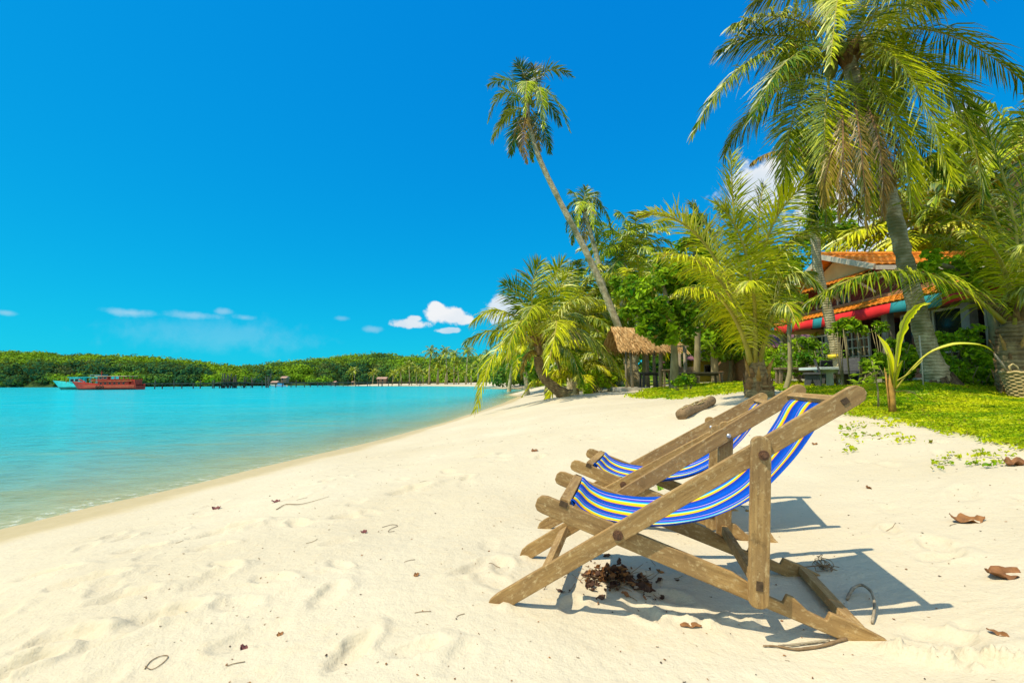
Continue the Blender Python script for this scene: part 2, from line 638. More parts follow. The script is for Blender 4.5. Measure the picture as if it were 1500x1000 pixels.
M['twig'] = plain_mat('dry_twig', (.22, .14, .07), .85, .35, 25, .3)


def trunk_mat(name, a, b, ring=26, amt=.6):
    m, n = new_mat(name)
    co = n.node('ShaderNodeTexCoord').outputs['Object']
    k = n.noise(n.mapping(co, (1, 1, .6)), 7, 6, .65)
    k2 = n.noise(co, 1.3, 3, .5)
    wv = n.node('ShaderNodeTexWave', wave_type='BANDS', bands_direction='Z')
    n.put(wv.inputs[0], co)
    wv.inputs['Scale'].default_value = ring / 6.28
    wv.inputs['Distortion'].default_value = 3.5
    wv.inputs['Detail'].default_value = 3
    wv.inputs['Detail Scale'].default_value = 2
    c = n.mix(n.ramp(k, [(.35, 0.), (.68, 1.)]), a, b)
    c = n.mix(n.math('MULTIPLY', n.smooth(wv.outputs['Fac'], .75, 1.), amt), c, tuple(x * .35 for x in a))
    c = n.mix(n.smooth(k2, .52, .66), c, (.17, .16, .07))
    h = n.math('ADD', k, n.math('MULTIPLY', wv.outputs['Fac'], -.5))
    n.out(n.bsdf(c, .85, n.bump(h, .7, .03), .15))
    return m


M['trunk'] = trunk_mat('palm_bark', (.27, .21, .10), (.58, .49, .30), 30, .28)
M['trunk_brown'] = trunk_mat('brown_palm_bark', (.16, .10, .045), (.38, .27, .12), 24, .45)
M['bark'] = plain_mat('tree_bark', (.27, .22, .11), .85, .45, 6, .6, stretch=(1, 1, .35))


# --- sand and lawn: one sheet
m, n = new_mat('beach_ground')
co = n.node('ShaderNodeNewGeometry').outputs['Position']
wet, lawn = n.attr('dry'), n.attr('tint')
big = n.noise(co, .55, 4, .55)
fine = n.noise(co, 95, 3, .7)
mid = n.noise(co, 9, 5, .65)
sand = n.mix(n.ramp(big, [(.3, 0.), (.7, 1.)]), (.51, .434, .300), (.57, .498, .362))
sand = n.mix(n.math('MULTIPLY', n.ramp(fine, [(.3, 1.), (.55, 0.)]), .20), sand, (.42, .32, .17))
sand = n.mix(n.math('MULTIPLY', n.smooth(mid, .52, .72), .22), sand, (.62, .47, .27))
speck = n.noise(co, 38, 2, .5)
sand = n.mix(n.math('MULTIPLY', n.smooth(speck, .74, .78), .7), sand, (.17, .10, .05))
wetc = n.mix(n.ramp(mid, [(.3, 0.), (.7, 1.)]), (.44, .335, .155), (.50, .385, .20))
sand = n.mix(wet, sand, wetc)
soil = n.mix(n.ramp(n.noise(co, 2.2, 5, .65), [(.35, 0.), (.65, 1.)]), (.14, .26, .006), (.46, .48, .02))
soil = n.mix(n.smooth(n.noise(co, 1.1, 5, .65), .54, .68), soil, (.40, .31, .12))
colr = n.mix(lawn, sand, soil)
h = n.math('ADD', n.math('MULTIPLY', fine, .25), n.math('ADD', n.math('MULTIPLY', n.noise(co, 26, 4, .6), .6), n.math('MULTIPLY', mid, .8)))
b = n.node('ShaderNodeBump')
b.inputs['Distance'].default_value = .022
n.put(b.inputs['Height'], h)
n.put(b.inputs['Strength'], n.math('MULTIPLY', n.math('SUBTRACT', 1.0, wet), .6))
n.out(n.bsdf(colr, n.mix(wet, (.95, .95, .95), (.5, .5, .5)), b.outputs[0], .2))
M['ground'] = m

# --- sea water: clearer where it is shallow ('tint' is the share of turquoise water over the sand, 'dry' the wash at the edge)
m, n = new_mat('sea_water')
co = n.node('ShaderNodeNewGeometry').outputs['Position']
dep, wash = n.attr('tint'), n.attr('dry')
rp = n.noise(n.mapping(co, (.9, 1.8, 1)), 1.6, 5, .6, .6)
rp2 = n.noise(n.mapping(co, (1, 2.2, 1), (0, 0, .5)), 6.5, 4, .6)
rp3 = n.noise(n.mapping(co, (.12, .35, 1)), 1., 4, .55)
wcol = n.ramp(dep, [(0.0, (.40, .55, .40)), (.30, (.21, .55, .50)), (.62, (.06, .52, .54)), (1.0, (.003, .42, .50))])
wcol = n.mix(n.math('MULTIPLY', n.smooth(rp3, .45, .7), .35), wcol, (.10, .50, .47))
bars_ = n.noise(n.mapping(co, (.35, .9, 1), (0, 0, -.55)), .9, 3, .5)
near_ = n.math('MULTIPLY', n.smooth(bars_, .52, .64), n.smooth(dep, .85, .3))
wcol = n.mix(n.math('MULTIPLY', near_, .55), wcol, (.38, .44, .16))
wcol = n.mix(n.math('MULTIPLY', n.smooth(rp2, .52, .68), .16), wcol, (.35, .75, .72))
wcol = n.mix(n.math('MULTIPLY', n.smooth(rp, .5, .36), .22), wcol, (.01, .30, .38))
df = n.node('ShaderNodeBsdfDiffuse')
n.put(df.inputs[0], wcol)
tr = n.node('ShaderNodeBsdfTransparent')
n.put(tr.inputs[0], (.86, .97, .93))
body = n.mixs(n.math('MULTIPLY', n.math('ADD', dep, n.math('MULTIPLY', n.math('SUBTRACT', rp, .5), .35)), 1.0, clamp=True), tr.outputs[0], df.outputs[0])
foam = n.node('ShaderNodeBsdfDiffuse')
n.put(foam.inputs[0], (.80, .78, .68))
fm = n.math('MULTIPLY', wash, n.smooth(n.noise(co, 8, 4, .65), .50, .64))
body = n.mixs(n.math('MULTIPLY', fm, .5), body, foam.outputs[0])
gl = n.node('ShaderNodeBsdfGlossy')
gl.inputs['Roughness'].default_value = .08
n.put(gl.inputs[0], (.75, .95, 1.0))
nb = n.bump(n.math('ADD', rp, n.math('MULTIPLY', rp2, .35)), .32, .12)
n.put(gl.inputs['Normal'], nb)
fr = n.node('ShaderNodeFresnel')
fr.inputs[0].default_value = 1.33
n.put(fr.inputs['Normal'], nb)
n.out(n.mixs(n.math('MULTIPLY', fr.outputs[0], .55), body, gl.outputs[0]))
M['water'] = m


def weathered_wood(name, a, b, worn, dark=.5):
    m, n = new_mat(name)
    co = n.node('ShaderNodeTexCoord').outputs['Object']
    oi = n.node('ShaderNodeObjectInfo').outputs['Random']
    ad = n.node('ShaderNodeVectorMath', operation='ADD')
    n.put(ad.inputs[0], co)
    cb = n.node('ShaderNodeCombineXYZ')
    n.put(cb.inputs[0], n.math('MULTIPLY', oi, 37))
    n.put(cb.inputs[2], n.math('MULTIPLY', oi, 11))
    n.put(ad.inputs[1], cb.outputs[0])
    v = ad.outputs[0]
    grain = n.noise(n.mapping(v, (2.2, 26, 26)), 2.2, 6, .65, .4)
    patch = n.noise(n.mapping(v, (14, 24, 24)), 2.4, 6, .72, .3)
    wide = n.noise(n.mapping(v, (3, 5, 5)), 1.3, 3, .5)
    blot = n.noise(v, 9, 4, .6)
    c = n.mix(n.ramp(grain, [(.32, 0.), (.66, 1.)]), a, b)
    c = n.mix(n.math('MULTIPLY', n.smooth(wide, .42, .62), .6), c, (b[0] * .52, b[1] * .50, b[2] * .55))
    c = n.mix(n.math('MULTIPLY', n.smooth(patch, .50, .74), .8), c, worn)
    c = n.mix(n.math('MULTIPLY', n.smooth(n.noise(v, 160, 2, .6), .60, .72), .5), c, tuple(x * .4 for x in a))
    c = n.mix(n.math('MULTIPLY', n.smooth(blot, .64, .74), dark), c, tuple(x * .25 for x in a))
    n.out(n.bsdf(c, .72, n.bump(n.math('ADD', grain, n.math('MULTIPLY', patch, .5)), .35, .004), .25))
    return m


M['chair_wood'] = weathered_wood('sun_bleached_wood', (.205, .112, .036), (.43, .262, .095), (.60, .44, .22))
M['plank'] = weathered_wood('old_plank', (.13, .09, .05), (.28, .20, .12), (.40, .33, .22))
M['dark_plank'] = weathered_wood('dark_plank', (.045, .045, .045), (.10, .10, .10), (.15, .15, .14))
M['pole_wood'] = weathered_wood('grey_pole', (.20, .15, .09), (.38, .31, .20), (.5, .44, .34))
M['pier_wood'] = plain_mat('pier_wood', (.085, .075, .06), .9, .4, 2)
M['rust'] = plain_mat('rusty_iron', (.12, .055, .025), .6, .5, 60, .3)
M['steel'], n = new_mat('zinc_bolt')
n.out(n.bsdf((.55, .56, .58), .35, None, .5, .9))
M['end_grain'] = plain_mat('dark_end_grain', (.075, .045, .022), .85, .4, 60, .3)

# striped canvas: 'tint' runs across the cloth
m, n = new_mat('striped_canvas')
t = n.math('FRACT', n.math('ADD', n.math('MULTIPLY', n.math('SUBTRACT', 1.0, n.attr('tint')), 3.05), .20))
B1, B2 = (.0, .05, .40), (.0, .10, .60)
c = n.ramp(t, [(0.0, B1), (.24, B2), (.385, B1), (.392, (.62, .68, .88)), (.402, (.62, .68, .88)), (.412, (.13, .04, .50)), (.465, (.08, .05, .50)), (.495, B2), (.545, (.01, .38, .70)),
               (.595, (.22, .68, .46)), (.625, (.92, .66, .003)), (.785, (.92, .54, .002)), (.815, (.82, .18, .02)), (.838, (.42, .03, .08)), (.852, B1)])
co = n.node('ShaderNodeTexCoord').outputs['Object']
wv = n.noise(n.mapping(co, (160, 160, 160)), 2, 2, .5)
c = n.mix(n.math('MULTIPLY', n.smooth(wv, .5, .8), .03), c, (.75, .8, .9))
fold = n.noise(n.mapping(co, (3, 14, 3)), 1.4, 3, .5)
d = n.bsdf(c, .5, n.bump(n.math('ADD', wv, n.math('MULTIPLY', fold, 3)), .3, .004), .12)
tr = n.node('ShaderNodeBsdfTranslucent')
n.put(tr.inputs[0], c)
n.out(n.mixs(.12, d, tr.outputs[0]))
M['canvas'] = m

# ------------------------------------------------------------------ the ground sheet, from the sea bed to the lawn
NU = 1100
gu = np.linspace(-2.3, 3.1, NU)
gv = np.concatenate([np.linspace(math.log(.36), math.log(8), 530)[:-1], np.linspace(math.log(8), math.log(1500), 330)])
NV = len(gv)
GY = np.repeat(np.exp(gv)[:, None], NU, 1)
GX = gu[None, :] * GY
GB = base_z(GX, GY)
GB = np.where(GY > 700, np.minimum(GB, 1.5), GB)
GZ = GB + relief(GX, GY, GB)
LM = sum(lawn_mask(GX + ox, GY + oy, GB) for ox, oy in ((-.22, -.16), (.22, .16), (.05, -.4), (-.05, .4), (0, 0))) / 5
# soften the lawn mask by one neighbour
LMs = LM.copy()
LMs[1:-1, 1:-1] = (LM[1:-1, 1:-1] * 2 + LM[:-2, 1:-1] + LM[2:, 1:-1] + LM[1:-1, :-2] + LM[1:-1, 2:]) / 6
GZ = GZ + LMs * .02
wetn = GB + .035 * perlin(GX * .7, GY * .7) + .012 * perlin(GX * 3, GY * 3)
WET = 1 - sstep(.06, .125, wetn)


def grid_faces(a, b):
    i, j = np.meshgrid(np.arange(a - 1), np.arange(b - 1), indexing='ij')
    k = (i * b + j).ravel()
    return np.stack([k, k + 1, k + b + 1, k + b], 1)


g = MB()
g.add(np.stack([GX, GY, GZ], -1).reshape(-1, 3), grid_faces(NV, NU), 0, LMs.ravel(), WET.ravel())
beach = g.build('beach', M['ground'], smooth=True)
tag(beach, kind='structure')

# ------------------------------------------------------------------ the sea
SU, SV = 420, 330
su = np.linspace(-6, 1.2, SU)
sv = np.linspace(math.log(.6), math.log(4000), SV)
SY = np.repeat(np.exp(sv)[:, None], SU, 1)
SX = su[None, :] * SY
SD = -base_z(SX, SY)
SD = np.where(np.abs(su)[None, :] > 2.4, np.maximum(SD, 1.0), SD)
dpt = 1 - np.exp(-np.maximum(SD + .05 * perlin(SX * .5, SY * .25), 0) * 3.0)
dpt = np.clip(dpt * (0.80 + .20 * sstep(4, 40, SY)) + .25 * sstep(25, 120, SY) * sstep(.05, .4, SD), 0, 1)
g = MB()
g.add(np.stack([SX, SY, SX * 0], -1).reshape(-1, 3), grid_faces(SV, SU), 0, dpt.ravel(), (1 - sstep(.004, .05, SD)).ravel())
sea = g.build('sea', M['water'], smooth=True)
tag(sea, kind='structure')

# ------------------------------------------------------------------ far hills and their woods
SKY = [(-900, 528), (-400, 522), (-150, 516), (0, 512), (60, 513), (90, 519), (130, 516), (200, 521), (240, 522), (300, 529), (345, 536), (390, 531), (440, 526), (500, 519), (550, 515),
       (600, 520), (640, 523), (680, 521), (720, 520), (900, 524), (1300, 528), (2200, 528)]
BASE = [(-900, 330), (0, 268), (100, 248), (200, 243), (300, 243), (400, 268), (500, 288), (560, 272), (620, 250), (680, 232), (720, 225), (1000, 230), (2200, 230)]


def lerp(tab, x):
    return np.interp(x, [a for a, _ in tab], [b for _, b in tab])


hp = np.linspace(-900, 2200, 260)
rows = []
for f_, r_ in [(0, 0), (.1, .28), (.3, .55), (.6, .85), (1, 1), (1.8, .9), (4, .2)]:
    D = lerp(BASE, hp) + 110 * f_
    dr = lerp(BASE, hp) + 110
    zr = CAM_Z + (hor(0) + 0 * hp - (hp * 0.00593) - lerp(SKY, hp)) / FPX * dr - 8.5
    X = (hp - 750) / FPX * D
    rows.append(np.stack([X, D, -.25 + np.maximum(zr, 3) * r_ + 1.2 * perlin(X * .03, D * .03) * r_], -1))
g = MB().add(np.array(rows).reshape(-1, 3), grid_faces(7, 260), 0)
HR = np.array(rows)
m, n = new_mat('hill_soil')
n.out(n.bsdf(n.mix(n.noise(n.node('ShaderNodeNewGeometry').outputs['Position'], .1, 5, .6), (.012, .04, .012), (.05, .08, .015)), .95, None, .1))
tag(g.build('hills', m, smooth=True), kind='structure')


def cards(centers, size, up=.6, outward=None, rg=rng, aspect=.55, ragged=.8):
    """one folded leaf per centre"""
    N = len(centers)
    nrm = rg.normal(size=(N, 3))
    nrm /= np.linalg.norm(nrm, axis=1)[:, None]
    if outward is not None:
        nrm = nrm * ragged + outward * (1.2 - .75 * ragged)
    nrm[:, 2] += up
    nrm /= np.linalg.norm(nrm, axis=1)[:, None]
    t = np.cross(nrm, rg.normal(size=(N, 3)))
    t /= np.linalg.norm(t, axis=1)[:, None] + 1e-9
    b = np.cross(nrm, t)
    s = np.broadcast_to(size, (N,))[:, None] * rg.uniform(.7, 1.3, (N, 1))
    c = np.asarray(centers)
    dip = nrm * s * .12
    V = np.stack([c - t * s * .5, c - b * s * aspect * .5 + dip, c + t * s * .5 - dip, c + b * s * aspect * .5 + dip], 1)
    F = np.arange(N * 4).reshape(N, 4)
    return V.reshape(-1, 3), F


def ball(N, rg=rng, shell=.45):
    d = rg.normal(size=(N, 3))
    d /= np.linalg.norm(d, axis=1)[:, None]
    r = rg.uniform(0, 1, N)**shell
    return d * r[:, None], d


g = MB()
ncr = 1500
ck = rng.uniform(-120, 760, ncr)
cf = rng.uniform(0, 1.0, ncr)**1.15
for k in range(ncr):
    px_ = ck[k]
    D = np.interp(cf[k], [0, 1], [lerp(BASE, px_), lerp(BASE, px_) + 112])
    zf = np.interp(cf[k], [0, .1, .3, .6, 1], [0, .28, .55, .85, 1])
    dr = lerp(BASE, px_) + 110
    zr = max(CAM_Z + (hor(px_) - lerp(SKY, px_)) / FPX * dr - 8.5, 2)
    X = (px_ - 750) / FPX * D
    rad = rng.uniform(2.4, 6.6) * (1 if cf[k] > .08 else .7)
    z = .4 + zr * zf + rad * .55
    nl = int(60 + 36 * rad)
    p, dn = ball(nl, shell=.3)
    p = p * np.array([rad, rad, rad * .66]) * (1 + .25 * np.sin(dn @ rng.normal(size=3) * 5))[:, None]
    ti = np.clip(rng.normal(.40, .22) + 1.5 * float(perlin(np.array(px_ / 70.), np.array(cf[k] * 3.2 + 7))) + .25 * (cf[k] - .4), 0, 1)
    v, f = cards(p + [X, D, z], .7 + rad * .12, .15, dn, aspect=.8, ragged=.42)
    g.add(v, f, 0, np.repeat(np.clip(ti + rng.normal(0, .10, nl) + .10 * dn[:, 2], 0, 1), 4), .18 if rng.random() < .05 else 0)
far = g.build('distant_forest', M['far_leaf'])
tag(far, 'dense green forest covering the low hills across the bay', 'forest', kind='stuff')

# ------------------------------------------------------------------ palms and trees
def unit(v):
    return v / (np.linalg.norm(v, axis=-1, keepdims=True) + 1e-12)


def frond_mb(P0, P1, P2, L=.8, n=60, hang=.4, hint=(0, 0, 1), width=.045, rach=.022, rg=rng, tint=.5, dry=0.0, bare=.1, gaps=.09, segs=3, curl=0.0):
    """a feather leaf along the curve P0 - P1 - P2 (P1 is on the curve)"""
    P0, P1, P2 = (np.array(p, float) for p in (P0, P1, P2))
    C = 2 * P1 - (P0 + P2) / 2
    n, width = int(n * 1.65), width * .74
    g = MB()
    tt = np.linspace(0, 1, 12)[:, None]
    g.tube(((1 - tt)**2 * P0 + 2 * tt * (1 - tt) * C + tt**2 * P2), np.linspace(rach, rach * .18, 12), 5, 1, .5)
    for s in (-1, 1):
        t = np.linspace(bare, .995, n) + rg.uniform(-.004, .004, n)
        keep = rg.random(n) > gaps
        t = np.clip(t[keep], 0, 1)[:, None]
        k = len(t)
        P = (1 - t)**2 * P0 + 2 * t * (1 - t) * C + t**2 * P2
        T = unit(2 * (1 - t) * (C - P0) + 2 * t * (P2 - C))
        sd = np.cross(T, np.array(hint, float))
        # keep the side steady where the leaf runs along the hint
        sd = unit(sd + 1e-3)
        N = unit(np.cross(sd, T))
        prof = np.interp(t[:, 0], [0, .1, .35, .7, 1], [.45, .75, 1, .85, .34])
        ang = np.interp(t[:, 0], [0, .3, 1], [80, 62, 24]) + rg.normal(0, 9, k)
        a = np.radians(ang)[:, None]
        d = unit(s * sd * np.sin(a) + T * np.cos(a) + N * (.22 + rg.normal(0, .20, (k, 1))))
        ln = (L * prof * rg.uniform(.74, 1.12, k) * (1 - .45 * (rg.random(k) < .07)))[:, None]
        hg = np.clip(hang * rg.uniform(.6, 1.4, (k, 1)), 0, 1.3)
        qs = np.linspace(0, 1, segs + 1)
        hw = np.interp(qs, [0, .25, .7, 1], [.45, 1, .75, .04]) * width * .5
        wd = unit(T - d * np.sum(T * d, 1, keepdims=True) + N * rg.normal(0, .35, (k, 1)))
        rows = []
        prev, pd = P, d
        for j, q in enumerate(qs):
            if j:
                st = (qs[j] - qs[j - 1])
                dd = unit(d + np.array([0, 0, -1.0]) * (hg * 2.0 * q**1.15) + T * (curl * q))
                prev = prev + dd * ln * st
            rows.append(np.stack([prev - wd * hw[j], prev + wd * hw[j]], 1))
        V = np.stack(rows, 1)                          # k, segs+1, 2, 3
        m_ = (segs + 1) * 2
        base = np.arange(k)[:, None] * m_
        F = np.concatenate([base + np.array([2 * j, 2 * j + 1, 2 * j + 3, 2 * j + 2]) for j in range(segs)], 0)
        ti = np.clip(tint + rg.normal(0, .17, k) + .12 * (1 - t[:, 0]), 0, 1)
        dr = np.clip(np.zeros((k, m_)) + dry, 0, 1)
        tipb = np.repeat(qs, 2)[None, :] > .9
        dr = np.where(tipb & (rg.random((k, 1)) < .35), np.maximum(dr, .7), dr)
        dr = np.where(rg.random((k, 1)) < .03, .8, dr)
        g.add(V.reshape(-1, 3), F, 0, np.repeat(ti, m_), dr.ravel())
    return g


def trunk_mb(pts, rads, n=12, nseg=40, rg=rng, ringh=.1, knob=.05):
    P = np.array([tuple(p) for p in pts])
    k = np.arange(len(P))
    x = np.linspace(0, len(P) - 1, nseg)
    # Catmull-Rom through the given points
    Q = []
    for xv in x:
        i = min(int(xv), len(P) - 2)
        f = xv - i
        p0, p1, p2, p3 = P[max(i - 1, 0)], P[i], P[i + 1], P[min(i + 2, len(P) - 1)]
        Q.append(.5 * (2 * p1 + (p2 - p0) * f + (2 * p0 - 5 * p1 + 4 * p2 - p3) * f * f + (3 * p1 - p0 - 3 * p2 + p3) * f**3))
    r = np.interp(x, k, rads) * (1 + rg.normal(0, knob, nseg))
    return MB().tube(Q, r, n, 0)


def palm(name, label, trunk, rads, crown_D, fronds, crown=None, L=.8, n=60, mat='frond', tmat='trunk', rest=(), group=None, cat='palm tree', width=.045, nuts=0, rach=.022, seed=1, stub=True, fill=None, boots=None):
    """trunk: (px, py, D) from foot to head; fronds: dicts or (P0, P1, P2 as px, py, dD) with options"""
    rg = np.random.default_rng(seed)
    T = [at(*p) for p in trunk]
    T[0].z = min(gz(T[0].x, T[0].y) - .05, T[0].z)
    root = thing(name, label, cat, T[0], 0, group)
    o0 = np.array(T[0])
    loc = [p - T[0] for p in T]
    trunk_mb(loc, rads, 14, max(24, 12 * len(T)), rg).build('trunk', M[tmat], root, True)
    pts = []
    for f in fronds:
        pts.append((*[np.array(at(p[0], p[1], crown_D + (p[2] if len(p) > 2 else 0))) - o0 for p in f[:3]], f[3] if len(f) > 3 else {}))
    for f in rest:
        pts.append(f)
    if fill:
        pts += fan(np.array(loc[-1]), fill[1], ring_specs(fill[0], rg, fill[2], fill[3]), rg, hang=.6, tint=.3)
    for (a, b, c, opt) in pts:
        q = dict(L=L, n=n, width=width, rach=rach, tint=float(rg.uniform(.3, .75)), rg=rg)
        q.update(opt)
        dead = q.get('dry', 0) > .5
        o = frond_mb(a, b, c, **q).build('dry_frond' if dead else 'frond', [M[mat], M['husk' if dead else 'stalk']], root, True)
        if dead:
            o['label'] = 'dry brown hanging frond'
    head = np.array(loc[-1])
    if stub:
        # fibrous sheath round the head
        g = MB()
        for k in range(26):
            a = rg.uniform(0, 6.28)
            d = np.array([math.cos(a), math.sin(a), 0])
            r = rads[-1]
            p = head + d * r * .5 + [0, 0, rg.uniform(-.35, .05) * r * 5]
            g.tube([p, p + d * r * .9 + [0, 0, r * 1.6], p + d * r * 2.0 + [0, 0, r * 2.8]], [r * .5, r * .36, r * .1], 5, 0)
        g.build('leaf_sheath', M['husk'], root, True)
    if boots:
        cnt_, z0_, z1_, rb, spread = boots
        for mi, (mt, nm) in enumerate((('husk', 'old_leaf_bases'), ('orange_stalk', 'leaf_stalks'))):
            g = MB()
            for k in range(cnt_ // (1 + 2 * mi)):
                a = k * 2.4 + mi
                d = np.array([math.cos(a), math.sin(a), 0])
                zb = rg.uniform(-.05, z0_)
                r0 = rb * (1.0 - .35 * zb / max(z1_, .1))
                hh_ = rg.uniform(.5, 1.0) * (z1_ - zb) * (.6 if mi == 0 else 1.15)
                w0 = rg.uniform(.05, .085) * (1 if mi == 0 else .7)
                p = d * r0 * .85 + [0, 0, zb]
                g.tube([p, p + d * spread * .35 + [0, 0, hh_ * .5], p + d * spread * (1.0 + .4 * mi) + [0, 0, hh_]], [w0 * 1.5, w0 * .9, w0 * .12], 6, 0)
            g.build(nm, M[mt], root, True)
    for k in range(nuts):
        a = rg.uniform(0, 6.28)
        p = head + np.array([math.cos(a) * .30, math.sin(a) * .30, rg.uniform(-.25, .15)])
        g = MB()
        th = np.linspace(0, math.pi, 8)
        g.tube([p + np.array([0, 0, .15 * math.cos(t)]) for t in th], [max(.004, .11 * math.sin(t)) for t in th], 9, 0)
        g.build('coconut', M['coconut'], root, True)
    return root


def fan(c, L, specs, rg, hint=None, hang=.5, **kw):
    """generic fronds from head c (local): specs = (azimuth deg, start elevation deg, droop)"""
    out = []
    for (a, e, dr) in specs:
        a, e = R(a), R(e)
        l = L * rg.uniform(.85, 1.1)
        h = np.array([math.sin(a), math.cos(a), 0])
        d = h * math.cos(e) + np.array([0, 0, math.sin(e)])
        p1 = c + d * l * .5 + [0, 0, -dr * l * .10]
        p2 = c + d * l * .82 + h * .08 * l + [0, 0, -dr * l * .55]
        o = dict(hang=hang * rg.uniform(.7, 1.3))
        if abs(e) > R(55):
            o['hint'] = tuple(-h * .9 + np.array([0, 0, .3]))
        o.update(kw)
        out.append((c, p1, p2, o))
    return out


def ring_specs(n, rg, lo=-35, hi=75):
    """a whole crown: young leaves upright, old ones drooping"""
    return [((k * 137.5 + rg.uniform(-15, 15)) % 360, hi + (lo - hi) * (k + .5) / n + rg.uniform(-7, 7), .35 + .75 * (k / n)) for k in range(n)]


# --- the large coconut palm on the right
c0 = (1240, 88)
HD = 9.0
big = [
    ((1200, 72, -.1), (1100, 88, -.5), (1016, 195, -.9), dict(hang=.75, L=.75, tint=0.38)),
    ((1205, 50, 0), (1140, 24, -.3), (1072, 38, -.6), dict(hang=.7, L=.8, dry=.12, tint=0.42)),
    ((1215, 35, 0), (1165, -20, .4), (1100, 10, .8), dict(hang=.6, tint=0.34, dry=.15)),
    ((1226, 50, -.1), (1228, -8, -1.0), (1216, 95, -2.2), dict(hang=.55, L=.62, tint=0.68)),
    ((1262, 58, -.1), (1332, 112, -.8), (1392, 262, -1.3), dict(hang=.35, L=.95, tint=0.72, n=100)),
    ((1265, 60, 0), (1385, 130, -.4), (1442, 290, -.6), dict(hang=.45, L=.9, tint=0.51, n=92)),
    ((1280, 52, 0), (1400, 55, .3), (1530, 150, .5), dict(hang=.9, L=.85, tint=0.17, n=92)),
    ((1262, 30, 0), (1310, -35, .2), (1372, 14, .4), dict(hang=.7, tint=0.26)),
    ((1218, 100, -.2), (1208, 180, -.8), (1212, 275, -1.0), dict(hang=.3, L=.8, tint=0.53, hint=(0, -1, .2))),
    ((1196, 108, 0), (1160, 180, -.2), (1148, 285, -.3), dict(hang=.35, L=.75, tint=0.38, hint=(-.2, -1, .2))),
    ((1245, 105, -.1), (1262, 190, -.6), (1270, 310, -.7), dict(hang=.4, L=.75, tint=0.34, hint=(0, -1, .2))),
    ((1262, 95, -.1), (1312, 180, -.7), (1335, 300, -.9), dict(hang=.5, L=.85, tint=0.47, hint=(.3, -1, .3))),
    ((1235, 110, .2), (1205, 210, .6), (1190, 330, .7), dict(hang=.5, L=.7, tint=0.17, hint=(-.2, -1, .2))),
    ((1260, 100, .4), (1330, 190, 1.0), (1400, 270, 1.4), dict(hang=.7, L=.8, tint=0.13)),
    ((1250, 60, .4), (1290, 30, 1.2), (1350, 120, 2.2), dict(hang=.7, L=.8, tint=0.13)),
    ((1230, 60, .4), (1180, 40, 1.2), (1130, 130, 2.0), dict(hang=.7, L=.8, tint=0.13)),
    ((1240, 30, .1), (1240, -70, .4), (1270, -120, .6), dict(hang=.3, tint=0.51, hint=(0, -1, .2))),
    ((1230, 40, .1), (1200, -60, .3), (1180, -90, .6), dict(hang=.3, tint=0.51, hint=(0, -1, .2))),
    ((1232, 150, -.5), (1235, 225, -1.25), (1228, 318, -1.2), dict(hang=1.0, L=.42, width=.026, dry=.9, hint=(0, -1, .2), gaps=.25, n=64)),
    ((1252, 150, -.5), (1262, 225, -1.3), (1270, 335, -1.2), dict(hang=1.0, L=.42, width=.026, dry=.85, hint=(0, -1, .2), gaps=.25, n=64)),
    ((1268, 150, -.4), (1290, 225, -1.1), (1292, 318, -1.0), dict(hang=1.0, L=.42, width=.026, dry=.95, hint=(0, -1, .2), gaps=.25, n=64)),
    ((1245, 160, -.3), (1215, 235, -1.1), (1206, 300, -1.1), dict(hang=1.0, L=.42, width=.026, dry=.75, hint=(0, -1, .2), gaps=.25, n=64)),
    ((1226, 130, -.15), (1222, 210, -.6), (1218, 292, -.7), dict(hang=.35, L=.5, dry=.85, hint=(0, -1, .2), gaps=.25, n=44)),
    ((1246, 130, -.1), (1250, 220, -.5), (1258, 322, -.5), dict(hang=.4, L=.5, dry=.9, hint=(0, -1, .2), gaps=.25, n=44)),
    ((1262, 130, 0), (1286, 210, -.3), (1280, 330, -.3), dict(hang=.5, L=.5, dry=.95, hint=(0, -1, .2), gaps=.3, n=44)),
    ((1270, 120, 0), (1308, 200, -.2), (1300, 280, -.2), dict(hang=.6, L=.45, dry=.9, hint=(0, -1, .2), gaps=.3, n=40)),
    ((1236, 130, .1), (1240, 230, 0), (1240, 312, 0), dict(hang=.5, L=.45, dry=.92, hint=(0, -1, .2), gaps=.3, n=40)),
    ((1258, 120, .3), (1300, 220, .5), (1318, 320, .5), dict(hang=.6, L=.6, dry=.8, hint=(0, -1, .2), gaps=.3, n=40)),
]
palm('coconut_palm', 'largest coconut palm, leaning grey trunk on the lawn, huge crown with brown dead fronds', [(1378, 563, 9.5), (1362, 520, 9.45), (1340, 440, 9.35), (1313, 330, 9.2), (1290, 245, 9.1), (1258, 140, 9.0), (1242, 85, 9.0)],
     [.27, .175, .150, .142, .138, .13, .12], HD, big, L=.9, n=92, fill=(8, 3.0, -10, 40), nuts=9, width=.035, seed=3)

_root = bpy.data.objects['coconut_palm']
g = MB()
for k in range(70):
    a = rnd.uniform(0, 6.28)
    d = np.array([math.cos(a), math.sin(a), 0])
    h0 = rnd.uniform(.05, .30)
    g.tube([d * (.25 - .22 * h0) + [0, 0, h0], d * (.30 - .1 * h0) + [0, 0, h0 * .45], d * rnd.uniform(.34, .44) + [0, 0, -.03]], [.022, .026, .020], 5)
g.build('root_collar', M['husk_dark'], _root, True)

